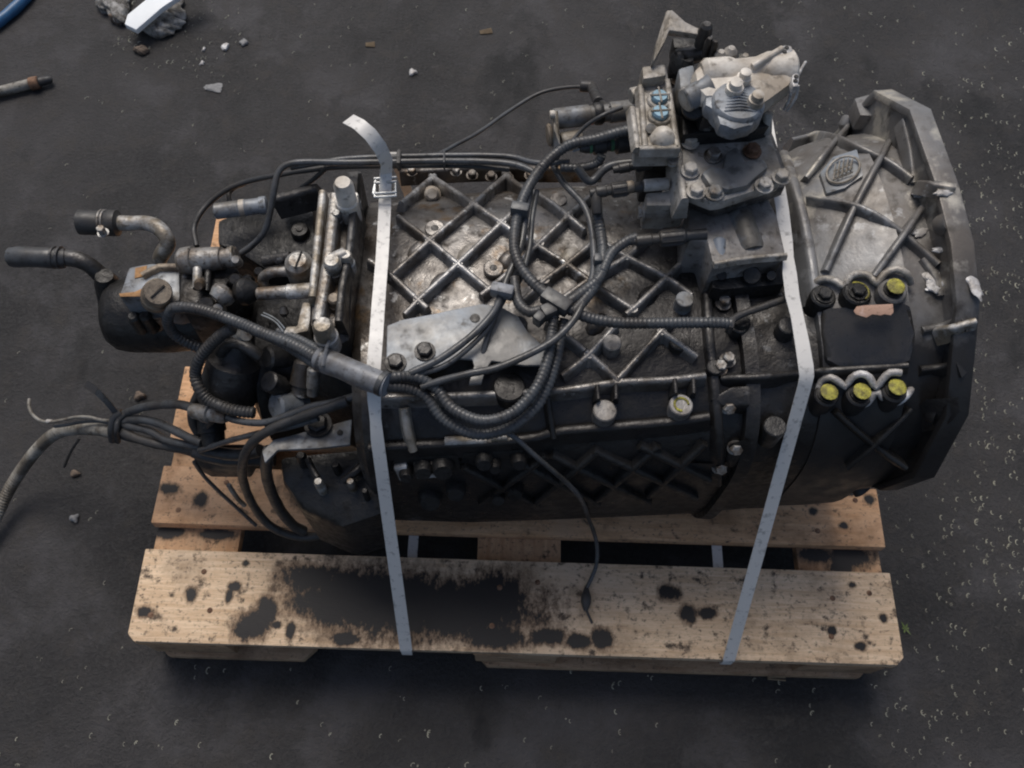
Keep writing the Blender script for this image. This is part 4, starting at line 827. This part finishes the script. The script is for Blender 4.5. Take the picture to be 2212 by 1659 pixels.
# lower left bundle
def lo(pts, r, corr=False, mat='hose', label=None):
    return tube('corrugated_hose' if corr else 'smooth_hose', P('E', pts), r, mat, wh, label, corr, 12)
lo([(1610, 60, .56), (1540, 95, .55), (1450, 175, .53), (1380, 270, .51), (1350, 370, .49), (1375, 470, .48), (1440, 550, .47), (1540, 600, .47), (1650, 630, .47), (1760, 640, .47)], .0105, True, 'rubber', 'black corrugated hose curling beside the canister')
lo([(1400, 470, .43), (1350, 560, .41), (1330, 640, .40), (1340, 720, .38), (1380, 800, .36)], .009, False, 'rubber')
lo([(1480, 350, .46), (1420, 420, .45), (1400, 480, .44)], .008, False, 'rubber')
lo([(2400, 560, .53), (2212, 625, .52), (2050, 680, .50), (1920, 735, .49), (1800, 800, .47), (1720, 880, .44), (1680, 980, .40), (1678, 1090, .34), (1720, 1220, .28), (1790, 1340, .23), (1880, 1430, .20), (2000, 1485, .18), (2120, 1500, .17), (2260, 1480, .17), (2380, 1440, .18)], .0085, False, 'rubber', 'thick black cable looping down over the pallet at the left')
lo([(1860, 900, .46), (1840, 980, .42), (1845, 1080, .37), (1880, 1200, .30), (1950, 1330, .24), (2030, 1420, .20), (2100, 1460, .18)], .0105, False, 'rubber')
lo([(2480, 520, .53), (2300, 570, .525), (2150, 600, .515), (2000, 655, .50), (1850, 705, .48), (1740, 710, .47), (1640, 695, .46), (1570, 672, .45)], .0062, False)
lo([(2200, 680, .50), (2000, 740, .48), (1800, 780, .46), (1600, 830, .42), (1450, 880, .38), (1380, 900, .36)], .0052, False, 'conduit')
lo([(1470, 655, .44), (1340, 610, .42), (1240, 585, .40), (1120, 585, .37), (1000, 602, .34), (900, 632, .31), (820, 670, .29)], .0085, False, 'conduit', 'grey cable bending left from a metal union')
un = lathe('metal_union', at('E', 1320, 625, .43), at('E', 1570, 672, .45), [(0, .010), (.1, .014), (.35, .0145), (.37, .017), (.55, .017), (.57, .013), (.9, .0125), (1, .009)], 'steel', wh, 'worn metal union between two cables', seg=18)
tube('tie_ring', P('E', [(1430, 600, .435), (1470, 660, .44), (1440, 730, .40), (1400, 760, .39)]), .007, 'rubber', wh, seg=8)
lo([(1400, 850, .37), (1300, 810, .36), (1200, 760, .345), (1100, 715, .33), (1000, 690, .32), (900, 690, .30), (820, 710, .29)], .0085, False, 'conduit')
lo([(1390, 880, .35), (1280, 860, .34), (1150, 830, .32), (1040, 770, .31), (940, 745, .30), (860, 725, .29), (800, 720, .285)], .008, False, 'conduit')
lo([(1380, 905, .34), (1200, 880, .31), (1050, 850, .30), (900, 800, .29), (800, 740, .28)], .0095, False, 'rubber')
lo([(1350, 920, .33), (1150, 870, .29), (960, 830, .28), (850, 800, .27), (790, 760, .27)], .008, False, 'rubber')
lo([(1900, 960, .33), (1700, 960, .33), (1550, 960, .33), (1420, 930, .335), (1340, 900, .34)], .014, False, 'rubber')
lo([(1800, 900, .38), (1650, 930, .36), (1500, 915, .35), (1400, 890, .35)], .012, False, 'rubber')
lo([(1340, 980, .31), (1420, 1090, .27), (1530, 1200, .23), (1650, 1310, .19), (1770, 1420, .155)], .004, False, 'conduit', 'thin cable crossing the second pallet board')
lo([(1580, 1140, .25), (1640, 1230, .22), (1690, 1280, .19)], .005, False, 'pale_conduit')
prism('cable_guard', P('E', [(1340, 900, .30), (1480, 860, .33), (1700, 850, .35), (1760, 920, .34), (1700, 1030, .31), (1420, 1030, .28), (1330, 985, .28)]), .04, 'rubber', wh, 'black cable guard under the bundle', .008)
tube('tie_wrap', P('E', [(780, 830, .262), (772, 760, .288), (790, 680, .30), (845, 640, .305)]), .0085, 'rubber', wh, 'black cable tie pulling the bundle together', seg=8)
tube('tie_wrap', P('E', [(815, 840, .26), (808, 760, .295), (822, 690, .30), (870, 650, .305)]), .0060, 'rubber', wh, seg=8)
band('cable_tie_tail', [(at('E', 815, 655, .30), 1), (at('E', 740, 560, .33), 1), (at('E', 670, 490, .34), 1)], .011, 'hose', wh, 'long grey cable tie tail', .0015)
band('cable_tie_tail', [(at('E', 670, 490, .34), 1), (at('E', 595, 440, .345), 1)], .012, 'rubber', wh, None, .0016)
tube('cable_tie_tail', P('E', [(552, 815, .24), (490, 910, .18), (445, 1015, .10)]), .0032, 'rubber', wh, seg=6)
# pale conduit running out of the picture at the left
lo([(790, 775, .27), (680, 755, .25), (560, 750, .23), (440, 765, .19), (340, 815, .15), (240, 915, .11), (150, 1035, .07), (60, 1180, .045), (-30, 1370, .03), (-110, 1560, .018)], .0140, True, 'pale_conduit', 'faded grey corrugated conduit running out at the left')
lo([(780, 700, .285), (690, 690, .28), (620, 672, .275), (520, 672, .27), (440, 690, .26), (340, 705, .25), (270, 690, .24), (220, 645, .24), (200, 590, .24), (203, 545, .24)], .0034, False, 'pale_conduit')
lo([(770, 715, .28), (680, 700, .27), (560, 705, .26), (460, 725, .25), (380, 735, .24)], .0036, False, 'conduit')
cyl('solder_joint', at('E', 325, 700, .249), at('E', 362, 703, .251), .0045, 'alu_light', wh)
tube('thin_wire', P('B', [(700, 1180, .59), (760, 1205, .595), (810, 1240, .60), (850, 1295, .60)]), .0010, 'wire', wh, seg=5)
tube('thin_wire', P('B', [(715, 1165, .59), (770, 1190, .595), (820, 1225, .60), (862, 1275, .60)]), .0010, 'wire', wh, seg=5)

# hanging sensor lead in front, with its bulb end on the near board
sb = thing('sensor_cable', tuple(at('F', 1640, 790, .55)), 'single black lead hanging in front of the gearbox, swollen end on the near board', 'cable')
tube('lead', [q + Vector((0, -.016, .016)) for q in S('F', [(1560, 740), (1640, 790), (1760, 900), (1900, 1020), (2010, 1120), (2080, 1215)], .006)] + P('L', [(525, 290, .255), (545, 340, .22), (562, 410, .19), (560, 500, .165), (535, 570, .155), (510, 620, .152)]), .0042, 'hose', sb)
lathe('plug', at('L', 512, 612, .152), at('L', 508, 725, .151), [(0, .004), (.15, .0065), (.4, .0105), (.65, .0105), (.9, .006), (1, .004)], 'rubber', sb, seg=14)
tube('wire_end', P('L', [(508, 715, .150), (522, 745, .148), (540, 785, .146)]), .0024, 'rubber', sb)

# ================================================================== STRAPS
RS = 1.0
def on2(x, y, o=.021): return on('O', x, y, o)
s1 = thing('strapping_band', tuple(at('O', 820, 700, .60)), 'white strapping band with metal buckle round the rear half of the gearbox', 'strap', 'bands tying the gearbox to the pallet')
top = [(840, 352, .595, .8), (834, 372, .600, .95), (832, 400, .605, 1), (831, 450, .607, 1), (828, 510, .609, 1), (825, 560, .610, 1), (821, 610, .610, 1), (817, 660, .611, 1.02), (813, 720, .611, 1.02), (808, 780, .611, 1.05), (806, 812, .605, 1.05), (808, 862, .588, 1), (811, 905, .57, .85), (815, 950, .548, 1.0)]
fold = at('O', 877, 1404, .1475)
bp = [(at('O', x, y, z), f) for x, y, z, f in top]
st_ = bp[-1][0]; bp += [(st_.lerp(fold, k / 6), 1 + k * .03) for k in range(1, 7)]
bp += [(fold + Vector((0, -.0025, -.004)), 1), (fold + Vector((0, -.0035, -.026)), 1), (fold + Vector((0, .01, -.0285)), 1), (Vector((at('O', 893, 1170, .118).x, .16, .118)), 1), (Vector((at('O', 893, 1170, .118).x, .7, .118)), 1)]
band('band', bp, .0160, 'strap', s1)
back = [at('O', 840, 352, .595), at('O', 850, 330, .52), Vector((at('O', 893, 1170, .118).x, .70, .16))]
band('band', [(p, 1) for p in back], .0165, 'strap', s1)
band('loose_end', [(at('O', *p), f) for p, f in [((752, 256, .70), 1), ((775, 268, .705), 1), ((800, 290, .70), 1), ((822, 320, .68), 1), ((836, 350, .65), 1), ((834, 376, .625), 1), ((833, 420, .614), .8)]], .0185, 'strap', s1, 'loose end of the band curling up behind the buckle', wdir=Vector((.7, .7, 0)))
bz = .616
for k, dx in enumerate((-22, 22)):
    tube('buckle', P('O', [(832 + dx, 392, bz), (832 + dx * 1.02, 424, bz)]), .0018, 'wire', s1, seg=8)
for y in (385, 394, 417, 425): tube('buckle', P('O', [(808, y + 1, bz + .001), (832, y, bz + .003), (856, y - 2, bz + .001)]), .0019, 'wire', s1, 'galvanised wire buckle', seg=8)
tube('buckle', P('O', [(812, 388, bz), (806, 418, bz), (812, 426, bz)]), .0018, 'wire', s1, seg=8)
s2 = thing('strapping_band', tuple(at('O', 1720, 700, .62)), 'plain pale blue-white strapping band running past the clutch housing, no buckle', 'strap', 'bands tying the gearbox to the pallet')
top = [(1655, 250, .60, 1), (1668, 330, .628, 1), (1682, 400, .642, 1.0), (1690, 450, .645, 1.0), (1698, 520, .645, 1.0), (1703, 555, .643, .8), (1706, 590, .640, 1.05), (1712, 640, .634, 1.05), (1722, 682, .630, .95), (1733, 740, .626, 1.05), (1741, 790, .620, 1.1), (1743, 812, .614, 1.05), (1739, 832, .604, 1)]
fold = at('O', 1575, 1425, .1475); bp = [(at('O', x, y, z), f) for x, y, z, f in top]; st_ = bp[-1][0]
bp += [(st_.lerp(fold, k / 7), 1 + k * .02) for k in range(1, 8)]
x2 = at('O', 1549, 1195, .118).x
bp += [(fold + Vector((0, -.0025, -.004)), 1), (fold + Vector((0, -.0035, -.026)), 1), (fold + Vector((0, .01, -.0285)), 1), (Vector((x2, .16, .118)), 1), (Vector((x2, .72, .118)), 1)]
band('band', bp, .0165, 'strap', s2)
band('band', [(at('O', 1655, 250, .60), 1), (Vector((x2 + .02, .76, .4)), 1), (Vector((x2, .72, .122)), 1)], .0165, 'strap', s2)

# ================================================================== THINGS LYING ON THE GROUND
def ltube(name, c, pts, r, mat, label, cat):
    return tag(tube(name, P(c, pts), r, mat, None, seg=14), label, cat)
ltube('blue_hose', 'I', [(-150, 250, .012), (-40, 170, .012), (60, 95, .012), (150, 10, .012), (230, -90, .012), (330, -230, .012)], .0135, 'blue', 'blue hose lying in the top left corner of the yard', 'hose')
rd = thing('broken_rod', tuple(at('I', 150, 590, 0)), 'pale rod with rusty black end lying at the left edge', 'rod')
lathe('shaft', at('I', -260, 700, .013), at('I', 225, 575, .013), [(0, .012), (1, .0115)], 'pale_conduit', rd, seg=16)
lathe('tip', at('I', 205, 580, .014), at('I', 360, 548, .012), [(0, .013), (.4, .013), (.45, .010), (.9, .009), (1, .006)], 'rubber', rd, seg=16); cyl('collar', at('I', 205, 582, .014), at('I', 270, 570, .014), .0145, 'rusty', rd)
wb = prism('white_bar', P('I', [(860, 165, .045), (880, 100, .045), (1050, -40, .06), (1330, -180, .08), (1390, -130, .08), (1120, 50, .06), (940, 205, .045)]), .014, 'white', None, bev=.003)
tag(wb, 'bright white plastic strip propped on dirty rags at the top', 'strip')
def blob(name, c, X, Y, rx, ry, h, mat, label, cat, rot=0, group=None, z=0, amp=.34):
    p = at(c, X, Y, z); bm = bmesh.new(); bmesh.ops.create_icosphere(bm, subdivisions=4 if rx > .012 else 3, radius=1); rg = random.Random(int(X * 3 + Y)); a, b, d = rg.uniform(2, 4), rg.uniform(2, 4), rg.uniform(0, 6)
    for v in bm.verts:
        q = v.co.copy(); k = 1 + amp * (sin(q.x * a + d) * cos(q.y * b) + .4 * sin(q.x * 9 + q.z * 7 + d) * cos(q.y * 8)); x, y = q.x * rx * k, q.y * ry * k
        v.co = Vector((p.x + x * cos(rot) - y * sin(rot), p.y + x * sin(rot) + y * cos(rot), p.z + max(0, (q.z * k + .55)) * h))
    o = fin(name, bm, mat, None, ang=60); tag(o, label, cat, group); return o
blob('crumpled_rag', 'I', 810, 40, .034, .058, .020, 'rag', 'grey crumpled rag left of the white strip', 'rag', .2)
blob('crumpled_rag', 'I', 1110, 190, .050, .030, .020, 'rag', 'grey crumpled rag right of the white strip end', 'rag', .1)
blob('crumpled_rag', 'I', 1200, 80, .030, .04, .014, 'rag', 'flat dark-grey scrap of rag at the top above the rag pile', 'rag', .3)
blob('brown_lump', 'I', 820, 150, .016, .012, .014, 'brown_stone', 'brown lump at the foot of the left rag', 'lump')
blob('brown_lump', 'I', 985, 360, .015, .010, .010, 'brown_stone', 'small brown crumb below the rags', 'lump')
blob('pebble', 'I', 1560, 330, .008, .012, .005, 'white_paint', 'smooth white pebble, brightest on the upper ground', 'pebble', -.2)
blob('pebble', 'O', 892, 158, .009, .009, .005, 'white_paint', 'pale round pebble behind the gearbox, alone in open ground', 'pebble')
blob('pebble', 'I', 1410, 345, .004, .008, .003, 'white_paint', 'small white chip just left of the smooth white pebble', 'chip', -.2)
blob('pebble', 'I', 1400, 440, .005, .007, .003, 'white_paint', 'small white chip below the other white chip', 'chip', -.2)
blob('pebble', 'I', 1485, 610, .020, .013, .003, 'stone', 'flat grey smear of grit below the white pebbles', 'grit patch')
blob('pebble', 'I', 1690, 300, .009, .010, .005, 'stone', 'dull grey pebble right of the smooth white pebble', 'pebble')
blob('pebble', 'E', 975, 530, .011, .008, .007, 'brown_stone', 'brown stone on the ground above the left cable bundle', 'stone')
blob('pebble', 'E', 520, 1375, .008, .008, .006, 'stone', 'grey stone on the open ground left of the pallet', 'stone')
blob('pebble', 'E', 520, 1065, .008, .006, .006, 'brown_stone', 'tiny brown pebble under the pale conduit', 'stone')
for i, (c, X, Y, L_, r) in enumerate([('O', 1050, 68, .03, .25), ('O', 800, 96, .022, .1), ('L', 1425, 1040, .03, .05)]):
    p = at(c, X, Y, .002); bm = bmesh.new()
    for k in range(4):
        y = k * .0035 - .005; a = r + (k - 1.5) * .05; d = Vector((cos(a), sin(a), 0)) * L_; n_ = Vector((-sin(a), cos(a), 0))
        sweep(bm, [p - d * .5 + n_ * y, p + d * .5 + n_ * y * 1.2], lambda i: .0014, 5)
    tag(fin('wood_splinters', bm, 'splinter', None), ['small bundle of pale wood splinters near the top centre', 'faint bundle of splinters on the ground left of the splinters at top centre', 'pale splinters just below the right end of the pallet'][i], 'splinters')
p = at('L', 2045, 810, .003); bm = bmesh.new()
for k in range(6):
    a = k * 1.05; d = Vector((cos(a), sin(a), .25)) ; n_ = Vector((-sin(a), cos(a), 0)); v = [bm.verts.new(p + q) for q in (Vector(), d * .005 + n_ * .0018, d * (.006 + .004 * (k % 3)), d * .005 - n_ * .0015)]; bm.faces.new(v)
tag(fin('green_sprig', bm, 'leaf', None, smooth=False), 'tiny green sprig beside the right end of the near board', 'leaf')
# supports that carry the valve block and the top casting
RS = 1.0
prism('block_support', P('C', [(1150, 600, .705), (1300, 590, .705), (1360, 990, .705), (1180, 1000, .705)]), .115, 'alu_mid', gb, None, .005)
prism('casting_support', P('C', [(1520, 560, .765), (1900, 520, .765), (1880, 720, .765), (1560, 720, .765)]), .10, 'alu_mid', gb, None, .008)
